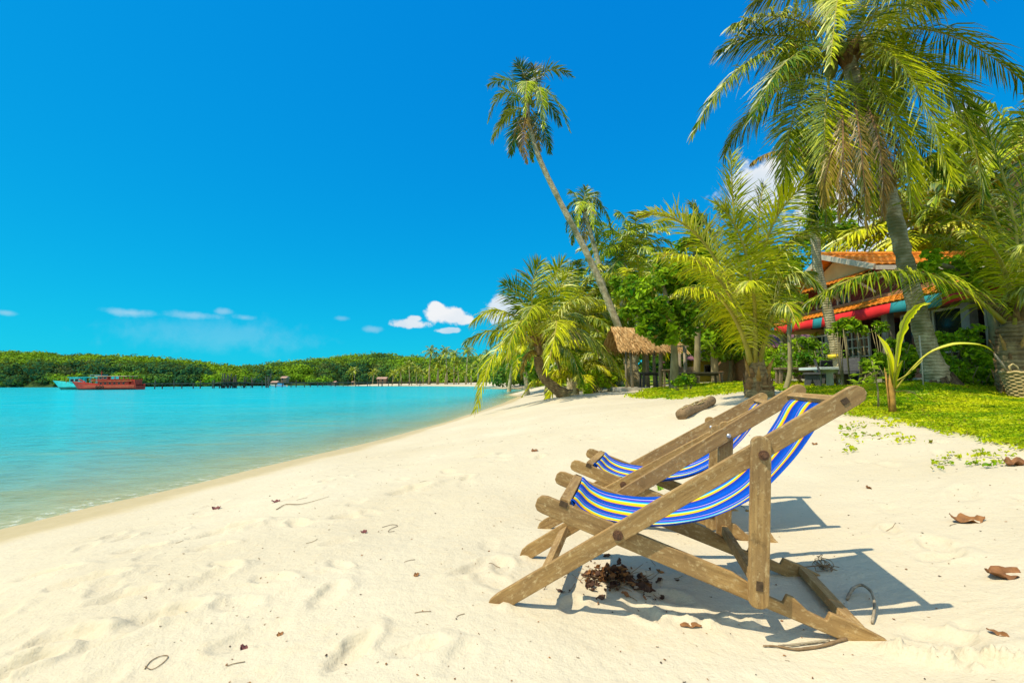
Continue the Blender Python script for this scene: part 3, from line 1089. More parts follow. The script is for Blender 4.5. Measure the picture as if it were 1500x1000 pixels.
# --- the young bushy palm in the middle
bush = [
    ((1104, 500, 0), (1080, 365, .1), (1071, 228, .2), dict(hang=.10, L=.8, tint=.5, hint=(.2, -1, .1), n=95)),
    ((1096, 505, 0), (1035, 360, -.2), (945, 312, -.5), dict(hang=.25, L=.78, tint=.7, n=100)),
    ((1102, 520, -.1), (1050, 405, -.7), (962, 372, -1.3), dict(hang=.65, L=.72, tint=.75, n=87)),
    ((1100, 530, -.2), (1058, 440, -.8), (992, 425, -1.4), dict(hang=.75, L=.6, tint=.65, n=82)),
    ((1108, 500, 0), (1120, 360, -.3), (1178, 272, -.7), dict(hang=.32, L=.8, tint=.72, hint=(.1, -1, .5), n=92)),
    ((1113, 500, 0), (1142, 375, -.2), (1212, 335, -.4), dict(hang=.5, L=.75, tint=.6, n=95)),
    ((1115, 510, 0), (1150, 410, -.4), (1205, 425, -.8), dict(hang=.75, L=.6, tint=.5, n=82)),
    ((1104, 500, .1), (1055, 370, .4), (1012, 300, .7), dict(hang=.3, L=.62, tint=.3, n=82)),
    ((1110, 500, .2), (1108, 370, .8), (1118, 270, 1.4), dict(hang=.2, L=.64, tint=.3, hint=(0, -1, .3), n=82)),
    ((1110, 520, .2), (1150, 420, .9), (1190, 400, 1.5), dict(hang=.6, L=.6, tint=.2)),
    ((1100, 520, .2), (1060, 410, .9), (1000, 400, 1.6), dict(hang=.6, L=.6, tint=.2)),
    ((1106, 530, -.2), (1104, 430, -.9), (1092, 420, -1.6), dict(hang=.8, L=.5, tint=.6)),
    ((1113, 530, -.1), (1140, 450, -.7), (1165, 470, -1.3), dict(hang=.8, L=.52, tint=.5)),
    ((1098, 535, 0), (1070, 455, 0), (1020, 470, 0), dict(hang=.8, L=.5, tint=.4)),
    ((1106, 500, -.1), (1092, 370, -.5), (1050, 300, -.9), dict(hang=.35, L=.6, tint=.6, hint=(-.2, -1, .4), n=87)),
]
bp = palm('coconut_palm', 'young bushy palm with several yellowish stems growing on the sand behind the deck chairs', [(1112, 590, 9.0), (1111, 560, 9.0), (1108, 530, 9.0), (1107, 505, 9.0)], [.29, .21, .14, .08],
          9.0, bush, tmat='trunk_brown', rach=.045, seed=5, n=76, width=.033, boots=(15, .6, .85, .20, .10))

# --- the palm at the right edge, beside the basket
rp_ = [
    ((1470, 472, -.1), (1335, 398, -.5), (1186, 442, -.9), dict(hang=.72, L=.85, tint=.18, n=104)),
    ((1484, 470, 0), (1462, 375, -.4), (1404, 335, -.9), dict(hang=.5, L=.5, tint=.85, n=60)),
    ((1490, 450, .1), (1478, 290, .2), (1418, 140, .3), dict(hang=.18, L=.72, tint=.3, hint=(.1, -1, .1), n=74)),
    ((1496, 450, .1), (1500, 290, .2), (1505, 150, .3), dict(hang=.2, L=.72, tint=.3, hint=(0, -1, .1), n=74)),
    ((1480, 450, 0), (1435, 340, -.1), (1318, 298, -.2), dict(hang=.55, L=.62, tint=.25, n=66)),
    ((1480, 455, .3), (1430, 370, .6), (1330, 345, 1.0), dict(hang=.6, L=.6, tint=.3, n=66)),
    ((1500, 455, 0), (1560, 330, 0), (1640, 300, 0), dict(hang=.5, L=.7, tint=.4)),
    ((1500, 455, -.1), (1560, 400, -.5), (1640, 440, -1), dict(hang=.7, L=.6, tint=.4)),
    ((1494, 460, -.1), (1510, 380, -.7), (1500, 360, -1.5), dict(hang=.7, L=.55, tint=.7)),
    ((1490, 455, .2), (1450, 300, .8), (1385, 220, 1.3), dict(hang=.4, L=.65, tint=.2)),
    ((1500, 455, .2), (1540, 280, .8), (1590, 200, 1.3), dict(hang=.4, L=.65, tint=.2)),
    ((1486, 480, -.1), (1500, 420, -.4), (1520, 470, -.8), dict(hang=.9, L=.5, tint=.4)),
    ((1490, 470, .3), (1470, 400, 1.0), (1420, 400, 1.6), dict(hang=.8, L=.5, tint=.2)),
]
palm('coconut_palm', 'stout young palm at the right edge whose low frond arches across the red house', [(1490, 556, 8.7), (1487, 520, 8.7), (1486, 490, 8.7), (1487, 465, 8.7)], [.30, .27, .26, .15], 8.7, rp_, tmat='trunk_brown', rach=.045, seed=8, n=76, width=.033, boots=(16, .8, 1.15, .22, .14))

# --- the low leaning palm on the beach at the left of the grove
lb = [
    ((786, 508, 0), (735, 505, -.8), (698, 598, -1.6), dict(hang=.55, L=1.1, tint=0.56)),
    ((784, 503, 0), (730, 484, 0), (682, 500, 0), dict(hang=.8, L=1.1, tint=0.45)),
    ((784, 500, 0), (738, 456, .3), (692, 472, .6), dict(hang=.7, L=1.1, tint=0.52)),
    ((786, 497, 0), (768, 446, 0), (739, 418, 0), dict(hang=.3, L=1.1, tint=0.22, hint=(.2, -1, .3))),
    ((787, 495, 0), (779, 430, 0), (791, 384, 0), dict(hang=.2, L=1.1, tint=0.30, hint=(0, -1, .2))),
    ((790, 495, 0), (806, 425, .5), (824, 384, .6), dict(hang=.3, L=1.1, tint=0.22, hint=(-.2, -1, .3))),
    ((791, 497, 0), (812, 440, .2), (838, 396, .3), dict(hang=.4, L=1.1, tint=0.38, hint=(-.2, -1, .3))),
    ((792, 500, 0), (830, 446, -.5), (878, 440, -.9), dict(hang=.6, L=1.1, tint=0.60)),
    ((795, 506, 0), (855, 490, -.4), (916, 556, -.6), dict(hang=.75, L=1.2, tint=0.38)),
    ((792, 506, -.1), (815, 470, -1.5), (800, 540, -3.0), dict(hang=.6, L=1.1, tint=0.68)),
    ((788, 506, -.1), (765, 470, -1.4), (740, 530, -2.4), dict(hang=.7, L=1.0, tint=0.52)),
    ((790, 505, -.1), (786, 450, -1.2), (770, 470, -2.6), dict(hang=.7, L=1.0, tint=0.45)),
    ((794, 508, .3), (840, 480, 1.2), (880, 520, 2.0), dict(hang=.8, L=1.1, tint=0.08)),
    ((792, 500, .3), (830, 460, 1.5), (850, 470, 2.5), dict(hang=.7, L=1.1, tint=0.15)),
    ((786, 500, .3), (750, 470, 1.5), (720, 500, 2.5), dict(hang=.7, L=1.1, tint=0.15)),
    ((794, 510, 0), (830, 510, -.8), (850, 560, -1.5), dict(hang=.9, L=1.0, tint=0.26)),
    ((786, 515, 0), (772, 520, -.2), (764, 552, -.3), dict(hang=.7, L=.5, dry=.8, gaps=.3)),
    ((796, 512, 0), (812, 522, .1), (820, 545, .1), dict(hang=.6, L=.4, dry=.8, gaps=.4)),
]
palm('coconut_palm', 'low palm leaning over the beach from a curved brown trunk, nearest the water', [(832, 580, 18.3), (815, 570, 18.3), (797, 553, 18.3), (789, 530, 18.3), (789, 500, 18.3)], [.34, .20, .18, .18, .16], 18.3, lb, tmat='trunk_brown', n=50, width=.060, rach=.045, nuts=5, seed=12)

# --- the very tall leaning palm
tall = [
    ((774, 140, 0), (802, 104, 0), (838, 112, 0), dict(hang=.28, tint=.2)),
    ((776, 146, 0), (806, 138, -.5), (833, 190, -1), dict(hang=.28, tint=.5)),
    ((770, 150, 0), (738, 136, 0), (716, 176, 0), dict(hang=.32, tint=.5)),
    ((770, 142, 0), (746, 118, .5), (716, 126, 1), dict(hang=.32, tint=.3)),
    ((770, 158, 0), (742, 170, .3), (722, 206, .6), dict(hang=.5, tint=.6, dry=.3)),
    ((772, 160, 0), (756, 190, 0), (748, 226, 0), dict(hang=.5, tint=.2, hint=(0, -1, .2))),
    ((778, 160, 0), (794, 186, 0), (806, 224, 0), dict(hang=.5, tint=.1, hint=(0, -1, .2))),
    ((772, 140, 0), (768, 112, 0), (758, 92, 0), dict(hang=.3, tint=.1, hint=(0, -1, .2))),
    ((775, 140, 0), (780, 116, 0), (782, 98, 0), dict(hang=.3, tint=.1, dry=.4, hint=(0, -1, .2))),
    ((773, 145, -.2), (772, 120, -1.2), (768, 168, -2.4), dict(hang=.6, tint=.7)),
    ((776, 145, -.2), (790, 130, -1.4), (796, 186, -2.0), dict(hang=.6, tint=.75)),
    ((776, 150, .3), (800, 150, 1.0), (820, 182, 1.6), dict(hang=.55, tint=.1)),
    ((770, 150, .3), (752, 146, 1.0), (734, 184, 1.6), dict(hang=.55, tint=.1)),
    ((773, 165, -.1), (766, 200, -.3), (772, 238, -.3), dict(hang=.5, L=.6, dry=.9, gaps=.3, hint=(0, -1, .2))),
    ((770, 165, 0), (758, 190, 0), (764, 222, 0), dict(hang=.5, L=.5, dry=.85, gaps=.3, hint=(0, -1, .2))),
    ((777, 165, 0), (786, 195, 0), (790, 225, 0), dict(hang=.5, L=.5, dry=.8, gaps=.3, hint=(0, -1, .2))),
    ((771, 160, .1), (776, 200, .2), (780, 236, .2), dict(hang=.5, L=.6, tint=.3, hint=(0, -1, .2))),
]
palm('coconut_palm', 'tallest palm, thin bare trunk leaning far left into open sky above the thatched hut', [(931, 566, 23.5), (922, 528, 23.5), (907, 482, 23.5), (882, 420, 23.5), (855, 362, 23.5), (820, 295, 23.5), (790, 232, 23.5), (775, 180, 23.5), (773, 148, 23.5)],
     [.45, .27, .18, .17, .155, .14, .13, .115, .10], 23.5, tall, L=.85, n=36, mat='frond_deep', width=.075, rach=.04, nuts=6, seed=14)

sec = [
    ((853, 305, 0), (856, 288, 0), (858, 274, 0), dict(hang=.3, tint=.2, hint=(0, -1, .2))),
    ((850, 308, 0), (840, 296, 0), (828, 310, 0), dict(hang=.8, tint=.3)),
    ((856, 308, 0), (878, 300, .5), (897, 340, 1), dict(hang=.8, tint=.2)),
    ((856, 303, 0), (872, 290, 0), (882, 310, 0), dict(hang=.7, tint=.4)),
    ((852, 314, 0), (842, 330, 0), (838, 358, 0), dict(hang=.6, tint=.3, hint=(0, -1, .2))),
    ((854, 314, 0), (856, 335, 0), (854, 362, 0), dict(hang=.6, tint=.2, dry=.6, hint=(0, -1, .2))),
    ((857, 312, 0), (870, 330, 0), (876, 356, 0), dict(hang=.6, tint=.1, hint=(0, -1, .2))),
    ((854, 308, -.2), (850, 296, -2), (846, 330, -3), dict(hang=.7, tint=.7)),
    ((855, 308, -.2), (864, 300, -2), (868, 334, -3), dict(hang=.7, tint=.7)),
    ((852, 306, 0), (844, 286, .5), (836, 282, 1), dict(hang=.5, tint=.2)),
    ((857, 310, .3), (872, 312, 1.5), (886, 352, 2), dict(hang=.8, tint=.1)),
    ((851, 310, .3), (838, 312, 1.5), (830, 338, 2), dict(hang=.8, tint=.1)),
    ((856, 302, .3), (866, 284, 1.5), (874, 284, 2), dict(hang=.5, tint=.1)),
]
palm('coconut_palm', 'second tall palm with a small crown just right of the leaning trunk', [(905, 560, 36), (895, 480, 36), (880, 400, 36), (866, 345, 36), (855, 308, 36)], [.3, .24, .2, .17, .15], 36, sec, L=.9, n=24, mat='frond_deep', width=.11, rach=.05, seed=16)

# --- the grey trunk in front of the house, its head behind the big palm
T_ = [(1238, 556, 13.2), (1226, 519, 13.2), (1212, 452, 13.2), (1198, 396, 13.2), (1193, 330, 13.2), (1186, 270, 13.2), (1180, 225, 13.2)]
rg_ = np.random.default_rng(21)
hd = np.array(at(*T_[-1]) - at(*T_[0]))
gp = palm('coconut_palm', 'slender grey palm trunk rising past the left end of the red house', T_, [.19, .135, .125, .12, .115, .11, .10], 13.2,
          [((1178, 225, 0), (1135, 222, -.3), (1100, 240, -.5), dict(hang=1.0, L=.5, dry=.8)),
           ((1178, 228, 0), (1160, 260, -.3), (1130, 330, -.5), dict(hang=.8, L=.6, tint=.4)),
           ((1182, 225, 0), (1230, 215, .3), (1290, 300, .6), dict(hang=.8, L=.7, tint=.3)),
           ((1182, 228, 0), (1200, 280, .2), (1222, 350, .3), dict(hang=.8, L=.6, tint=.4)),
           ((1180, 222, .2), (1200, 180, 1), (1240, 180, 1.6), dict(hang=.7, L=.7, tint=.2)),
           ((1180, 222, .2), (1165, 190, 1.2), (1150, 250, 2.4), dict(hang=.8, L=.7, tint=.2)),
           ((1180, 222, 0), (1210, 230, 1.5), (1250, 300, 2.4), dict(hang=.8, L=.7, tint=.2))],
          L=.7, n=44, width=.055, nuts=3, seed=21)
tg = MB()
p_ = at(1221, 508, 13.2) - at(*T_[0])
tg.tube([p_ + Vector((0, 0, -.05)), p_ + Vector((0, 0, .05))], .150, 14, 0)
M['tag'] = plain_mat('yellow_tape', (.75, .55, .03), .5, .1)
tg.build('tape_band', M['tag'], gp, True)


# --- background palms of the grove: a few models, each palm a thing of its own
def model_palm(seed, L, nf, h, lean, r, n=30, mat='frond', lo=-40, hi=78, hang=.6, width=.1, LL=.9):
    rg = np.random.default_rng(seed)
    root = thing('coconut_palm', '', 'palm tree')
    hd_ = np.array([lean, 0, h])
    pts = [np.array([lean * (t**1.6), .1 * math.sin(3 * t), h * t]) for t in np.linspace(0, 1, 6)]
    trunk_mb(pts, [r * 1.7, r * 1.15, r, r * .95, r * .9, r * .8], 10, 24, rg).build('trunk', M['trunk'], root, True)
    for (a, b, c, o) in fan(hd_, L, ring_specs(nf, rg, lo, hi), rg, hang=hang):
        frond_mb(a, b, c, L=LL, n=n, width=width, rach=.035, tint=float(rg.uniform(.15, .8)), rg=rg, segs=3, **o).build('frond', [M[mat], M['stalk']], root, True)
    return root


used = {}
models = {'a': (31, 3.4, 20, 4.6, .8, .17, 34, 'frond'), 'b': (32, 3.6, 18, 7.0, -.9, .17, 32, 'frond_deep'), 'c': (33, 3.2, 15, 1.2, .2, .2, 36, 'frond', 5, 80), 'd': (34, 3.4, 20, 9.5, .6, .16, 28, 'frond_deep')}


def grove_palm(kind, px, D, crown_y, label, rz=0.0, group='palms of the grove behind the beach'):
    """foot under picture column px, D metres ahead; scaled so that the head stands at crown_y"""
    b = at(px, 500, D)
    z = gz(b.x, b.y)
    top = at(px, crown_y, D).z
    if kind not in used:
        used[kind] = model_palm(*models[kind])
        o = used[kind]
    else:
        o = copy_tree(used[kind])
    k = max(.55, min(1.7, (top - z) / models[kind][3])) if kind != 'c' else 1.0
    o.location = (b.x, b.y, z - .08 if kind != 'c' else top - 1.2)
    if kind == 'c':
        o.location.z = z - .1
        k = max(.6, min(1.5, (top - z) / 3.4))
    o.scale = (k, k, k)
    o.rotation_euler = (0, 0, rz)
    tag(o, label, 'palm tree', group)
    return o


gpl = [
    ('a', 835, 27, 462, 'bright palm directly behind the low leaning beach palm', 1.0),
    ('c', 862, 24, 470, 'stemless young palm left of the thatched hut, fronds touching the ground', 2.0),
    ('a', 872, 31, 440, 'palm crown pressed against the left side of the tall leaning trunk', 3.0),
    ('c', 842, 22.5, 495, 'small feathery palm at the foot of the low leaning beach palm', .4),
    ('b', 905, 38, 380, 'dark palm crown just right of the leaning trunk, above the hut', 4.0),
    ('b', 925, 42, 372, 'dark ragged palm head standing highest behind the leafy tree', 1.5),
    ('a', 925, 29, 438, 'yellowish palm between the leaning trunk and the leafy tree', 5.2),
    ('a', 772, 46, 505, 'palm on the sand left of the low leaning beach palm, farther off', 2.2),
    ('d', 808, 52, 455, 'palm head showing between the upright fronds of the beach palm', 3.1),
    ('c', 800, 40, 528, 'low young palm behind the curved brown trunk', .9),
    ('a', 745, 70, 515, 'palm at the back of the bay where the sand narrows', 5.9),
    ('c', 895, 26, 520, 'young palm right beside the left posts of the hut', 4.4),
    ('a', 1330, 17.5, 330, 'palm crown behind the big leaning trunk, over the orange roof', .8),
    ('b', 1420, 19, 300, 'dark palm behind the right part of the orange roof', 2.6),
    ('a', 1375, 22, 290, 'palm crown filling the gap between the big crown and the right edge palm', 4.9),
    ('b', 1490, 16, 250, 'tall dark palm behind the right edge palm', 1.2),
    ('a', 1040, 33, 420, 'palm half hidden behind the left fronds of the bushy palm', 3.9),
]
for (k, px, D, cy, lab, rz) in gpl:
    grove_palm(k, px, D, cy, lab, rz)


def far_model(seed, h):
    rg = np.random.default_rng(seed)
    root = thing('coconut_palm', '', 'palm tree')
    MB().tube([(0, 0, 0), (.2, 0, h * .5), (.7, .1, h)], [.28, .2, .16], 6, 0).build('trunk', M['trunk'], root, True)
    g = MB()
    for (a, b, c, o) in fan(np.array([.7, .1, h]), 3.8, ring_specs(15, rg), rg, hang=.7):
        f = frond_mb(a, b, c, L=1.0, n=11, width=.34, rach=.06, tint=float(rg.uniform(.2, .75)), rg=rg, segs=2, **o)
        g.v += f.v
        g.t += f.t
        g.d += f.d
        g.f += [x + g.n for x in f.f]
        g.m += f.m
        g.n += f.n
    g.build('crown', [M['frond_deep'], M['stalk']], root)
    return root


fm = [far_model(41, 7.5), far_model(42, 10.5), far_model(43, 5.5)]
fl = [(628, 515, 205, 1), (655, 516, 200, 1), (665, 520, 190, 1), (683, 514, 180, 1), (672, 532, 190, 0), (640, 536, 205, 0), (610, 540, 215, 0), (588, 543, 225, 2), (652, 541, 200, 2),
      (620, 545, 212, 2), (690, 538, 170, 0), (700, 528, 150, 0), (708, 540, 140, 2), (575, 546, 235, 2), (600, 534, 225, 0), (630, 543, 214, 2), (665, 546, 190, 2), (682, 547, 175, 2),
      (712, 520, 130, 1), (722, 535, 115, 0), (730, 546, 100, 2), (546, 545, 270, 2), (520, 543, 280, 2), (642, 526, 206, 0)]
for k, (px, cy, D, kind) in enumerate(fl):
    o = fm[kind] if k == (4, 0, 7)[kind] else copy_tree(fm[kind])
    b = at(px, 550, D)
    z = max(gz(b.x, b.y), .6) - .1
    s_ = max(.6, min(1.6, (at(px, cy, D).z - z) / [7.5, 10.5, 5.5][kind]))
    o.location = (b.x, b.y, z)
    o.scale = (s_, s_, s_)
    o.rotation_euler = (0, 0, k * 2.4)
    tag(o, 'tall palm standing above the trees on the far beach' if kind == 1 else ('coconut palm in the row along the far beach' if kind == 0 else 'short palm in the row along the far beach'),
        'palm tree', ['palms along the far beach', 'tall palms above the far beach', 'short palms along the far beach'][kind])


# --- broad-leaved trees
def leaf_tree(name, label, foot, forks, clumps, rad=.16, nleaf=420, size=.22, mat='leaf', cat='tree', seed=1, group=None, tint=.5, up=.7):
    """foot (px, py, D); forks: lists of (px, py, D) from the trunk outwards; clumps: (px, py, D, radius m)"""
    rg = np.random.default_rng(seed)
    f0 = at(*foot)
    f0.z = gz(f0.x, f0.y) - .03
    root = thing(name, label, cat, f0, 0, group)
    g = MB()
    for i, fk in enumerate(forks):
        P = [at(*p) - f0 for p in fk]
        if i == 0:
            P[0] = Vector((0, 0, 0))
        k = len(P)
        q = trunk_mb(P, [rad * (1.25 if i == 0 else .55) * (1 - .6 * j / (k - 1)) for j in range(k)], 9, 16, rg)
        g.add(np.concatenate(q.v), q.f[0] if q.f[0].shape[1] == 4 else q.f[1], 0)
    g.build('trunk', M['bark'], root, True)
    g = MB()
    for (px, py, D, r) in clumps:
        c = np.array(at(px, py, D) - f0)
        nsub = 9
        p0, _ = ball(nsub, rg, .5)
        sub = c + p0 * r * .75
        for sc in sub:
            nl = max(20, int(nleaf / nsub))
            p, dn = ball(nl, rg, .5)
            rr = r * rg.uniform(.32, .55)
            v, f = cards(sc + p * np.array([rr, rr, rr * .75]), size, up, dn, rg)
            t0 = tint + rg.normal(0, .13)
            g.add(v, f, 0, np.repeat(np.clip(t0 + rg.normal(0, .13, nl), 0, 1), 4), np.repeat((rg.random(nl) < .015) * .8, 4))
    g.build('crown', M[mat], root)
    return root


leaf_tree('almond_tree', 'bright leafy tree with a slim pale trunk in front of the thatched hut', (986, 561, 17.5),
          [[(986, 561, 17.5), (988, 530, 17.5), (986, 495, 17.5), (978, 450, 17.5), (970, 410, 17.5)], [(986, 500, 17.5), (955, 460, 17.3), (930, 430, 17.2)], [(986, 495, 17.5), (1010, 455, 17.6), (1025, 420, 17.6)]],
          [(945, 420, 17.3, .95), (975, 395, 17.4, .9), (1005, 420, 17.5, .95), (960, 455, 17, .85), (930, 455, 17.5, .7), (1000, 460, 17.2, .85), (975, 490, 17.2, .6), (1025, 450, 17.7, .8), (915, 420, 18, .6), (952, 478, 16.9, .5), (990, 440, 18, .8)],
          .13, 560, .24, seed=51, tint=.6)
leaf_tree('leafy_tree', 'broad green tree behind the wooden benches, left of the bushy palm', (1048, 562, 24),
          [[(1048, 562, 24), (1046, 510, 24), (1050, 470, 24), (1055, 430, 24)], [(1047, 500, 24), (1020, 460, 24), (1000, 440, 24)]],
          [(1030, 450, 24, 1.4), (1065, 470, 24, 1.4), (1010, 475, 24.5, 1.2), (1050, 500, 23.5, 1.1), (1080, 500, 24, 1.2), (1040, 420, 25, 1.3), (1085, 440, 25, 1.4), (1020, 505, 25, .9)], .16, 620, .28, seed=52, tint=.5)
leaf_tree('leafy_tree', 'dense dark tree whose crown hides the yellow wall', (1070, 560, 27), [[(1070, 560, 27), (1072, 530, 27), (1070, 500, 27)]],
          [(1070, 505, 26.5, 1.3), (1050, 510, 27, 1.0), (1088, 515, 27, .9), (1065, 480, 27.5, 1.2), (1095, 490, 27.5, 1.2)], .15, 620, .26, 'leaf_dark', seed=53, tint=.5)
leaf_tree('leafy_tree', 'small tree with a thin crooked pale stem right of the bushy palm', (1149, 572, 11.5),
          [[(1149, 572, 11.5), (1157, 545, 11.5), (1156, 490, 11.5), (1154, 440, 11.5), (1150, 390, 11.5)], [(1155, 470, 11.5), (1172, 430, 11.6), (1190, 400, 11.7)]],
          [(1142, 400, 11.0, .42), (1132, 375, 11.0, .42), (1152, 428, 11.0, .34)], .05, 180, .16, seed=54, tint=.5)
leaf_tree('leafy_tree', 'airy tree behind the gable of the red house', (1165, 555, 24), [[(1165, 555, 24), (1170, 470, 24), (1190, 390, 24), (1215, 340, 24)], [(1170, 450, 24), (1150, 400, 24), (1140, 360, 24)]],
          [(1225, 345, 24, 1.3), (1190, 350, 24, 1.4), (1160, 390, 24, 1.4), (1250, 350, 25, 1.1), (1200, 320, 25, 1.2), (1140, 420, 24, 1.4), (1170, 440, 24, 1.2), (1110, 460, 25, 1.3)], .15, 480, .26, seed=55, tint=.45)
leaf_tree('leafy_tree', 'tree top peeping out above the left fronds of the bushy palm', (1020, 562, 20.5), [[(1020, 562, 20.5), (1022, 470, 20.5), (1018, 380, 20.5), (1014, 335, 20.5)]],
          [(1015, 325, 20.5, .55), (1010, 350, 20.5, .7), (1030, 380, 20.5, .9), (1005, 400, 20.5, .8), (1045, 410, 20.5, .9), (1030, 350, 21, .7)], .11, 400, .24, seed=56, tint=.5)
leaf_tree('almond_tree', 'big-leaved tree spreading its branches in front of the orange roof at the right', (1452, 556, 10.2), [[(1452, 556, 10.2), (1456, 480, 10.2), (1440, 420, 10.1), (1400, 395, 9.9), (1365, 385, 9.8)], [(1447, 440, 10.1), (1420, 425, 9.9), (1385, 425, 9.8)], [(1452, 430, 10.2), (1470, 380, 10.2), (1490, 350, 10.2)]],
          [(1365, 384, 9.8, .30), (1395, 388, 9.9, .38), (1425, 385, 10, .40), (1388, 408, 9.8, .26), (1422, 412, 10, .32), (1450, 395, 10.2, .4), (1470, 365, 10.3, .4)], .08, 85, .16, seed=57, tint=.62)
leaf_tree('leafy_tree', 'dark tree standing behind the thatched roof', (945, 560, 31), [[(945, 560, 31), (945, 510, 31), (940, 450, 31)]],
          [(940, 470, 31, 1.9), (915, 500, 31, 1.6), (970, 490, 32, 1.8), (895, 470, 32, 1.7), (950, 430, 32, 1.8), (900, 530, 31, 1.3), (985, 525, 31, 1.3)], .2, 760, .34, 'leaf_dark', seed=58, tint=.45)
leaf_tree('leafy_tree', 'dark tree filling the grove behind the low leaning palm', (850, 562, 36), [[(850, 562, 36), (850, 520, 36), (848, 470, 36)]],
          [(850, 490, 36, 2.0), (825, 510, 36, 1.8), (875, 505, 36, 1.9), (845, 540, 35, 1.5), (880, 545, 35, 1.4), (815, 540, 37, 1.4), (865, 465, 37, 1.8), (790, 530, 40, 1.7)], .2, 760, .36, 'leaf_dark', seed=59, tint=.45)
leaf_tree('leafy_tree', 'round tree at the back of the grove above the hut, right of the tall trunk', (900, 560, 44), [[(900, 560, 44), (905, 480, 44), (905, 420, 44)]],
          [(890, 430, 44, 2.2), (920, 420, 44, 2.2), (950, 400, 44, 2.3), (905, 460, 44, 2.3), (940, 450, 44, 2.3), (870, 460, 44, 2.2)], .25, 640, .42, seed=60, tint=.4)


# --- shrubs
def shrub(label, clumps, size=.12, mat='leaf', nleaf=420, tint=.5, seed=1, cat='shrub', group='shrubs in front of the red house', name='shrub', up=.7):
    rg = np.random.default_rng(seed)
    c0 = at(clumps[0][0], clumps[0][1], clumps[0][2])
    base = Vector((c0.x, c0.y, gz(c0.x, c0.y) - .02))
    root = thing(name, label, cat, base, 0, group)
    s, g = MB(), MB()
    for (px, py, D, r) in clumps:
        c = np.array(at(px, py, D) - base)
        for k in range(5):
            e = c + rg.normal(0, r * .4, 3)
            s.tube([(c[0] * .6, c[1] * .6, 0), (c + e) / 2 * [1, 1, .6], e], [.014, .010, .005], 5, 0)
        for k in range(8):
            p0, _ = ball(1, rg, .5)
            nl = int(nleaf * .62) // 8
            p, dn = ball(nl, rg, .5)
            rr = r * rg.uniform(.35, .6)
            v, f = cards(c + p0 * r * .7 + p * np.array([rr, rr, rr * .8]), size, up, dn, rg)
            g.add(v, f, 0, np.repeat(np.clip(tint + rg.normal(0, .12) + rg.normal(0, .13, nl), 0, 1), 4))
    s.build('stems', M['bark'], root, True)
    g.build('foliage', M[mat], root)
    return root


shrub('low leafy shrub directly left of the big leaning trunk', [(1322, 535, 10.6, .38), (1300, 545, 10.6, .33), (1335, 515, 10.8, .33), (1312, 510, 10.9, .3), (1285, 530, 10.9, .3)], seed=61, tint=.55)
shrub('rounded bright shrub right of the big leaning trunk, below the dark windows', [(1390, 500, 10.4, .36), (1412, 510, 10.2, .36), (1375, 520, 10.4, .33), (1430, 530, 10.0, .36), (1400, 535, 10.0, .36), (1365, 490, 10.6, .28), (1420, 490, 10.4, .28)], seed=62, tint=.6)
shrub('shrub between the big trunk and the basket', [(1440, 545, 9.5, .27), (1465, 545, 9.4, .27), (1415, 548, 9.6, .25), (1450, 525, 9.8, .28), (1478, 520, 9.8, .26)], seed=63, tint=.5)
shrub('shrub with spreading leaf sprays in front of the red valance', [(1240, 476, 12.0, .28), (1262, 482, 12.0, .26), (1288, 478, 11.8, .22), (1225, 482, 12.2, .26), (1268, 532, 12.0, .2)], .15, nleaf=170, seed=64, tint=.65)
shrub('dark green hedge behind the stone table', [(1205, 525, 15, .5), (1180, 530, 15, .45), (1160, 535, 15, .42), (1228, 530, 15, .45), (1140, 530, 16, .45), (1185, 505, 15.5, .4)], .13, 'leaf_dark', 560, .6, 65)
shrub('shrub under the purple roof, right of the bushy palm', [(1135, 540, 17, .5), (1128, 520, 17.5, .45), (1160, 510, 17.5, .42), (1145, 550, 16.5, .35), (1200, 500, 17, .4)], .13, 'leaf', 520, .55, 66)
shrub('low bush on the grass in front of the wooden benches', [(1003, 558, 14.8, .25), (1012, 556, 14.8, .25), (990, 562, 14.8, .18)], .09, 'leaf', 420, .35, 67, group='')
shrub('small shrub at the foot of the left hut posts', [(880, 560, 22, .5), (858, 565, 20.5, .35), (870, 548, 22, .45), (895, 556, 23, .5)], .2, 'leaf', 420, .6, 68, group='')

# --- the woodland closing the view behind the grove
g = MB()
wr = np.random.default_rng(71)
for k in range(520):
    px_ = wr.uniform(725, 2000)
    D = wr.uniform(62, 95) if px_ > 800 else wr.uniform(90, 130)
    X = (px_ - 750) / FPX * D
    lay = wr.random()
    rad = wr.uniform(1.8, 3.4)
    hmax = np.interp(px_, [725, 780, 900, 1100, 1300, 2000], [4, 6, 11, 12, 13, 14])
    z = 1.0 + lay * hmax
    p, dn = ball(140, wr, .35)
    v, f = cards(p * [rad, rad, rad * .75] + [X, D, z], rad * .3, .3, dn, wr, .8, .5)
    ti = np.clip(wr.normal(.4, .22), 0, 1)
    g.add(v, f, 0, np.repeat(np.clip(ti + wr.normal(0, .1, 140), 0, 1), 4))
tag(g.build('woodland', M['far_leaf']), 'thick green woodland closing the view behind the palms and houses', 'woodland', kind='stuff')

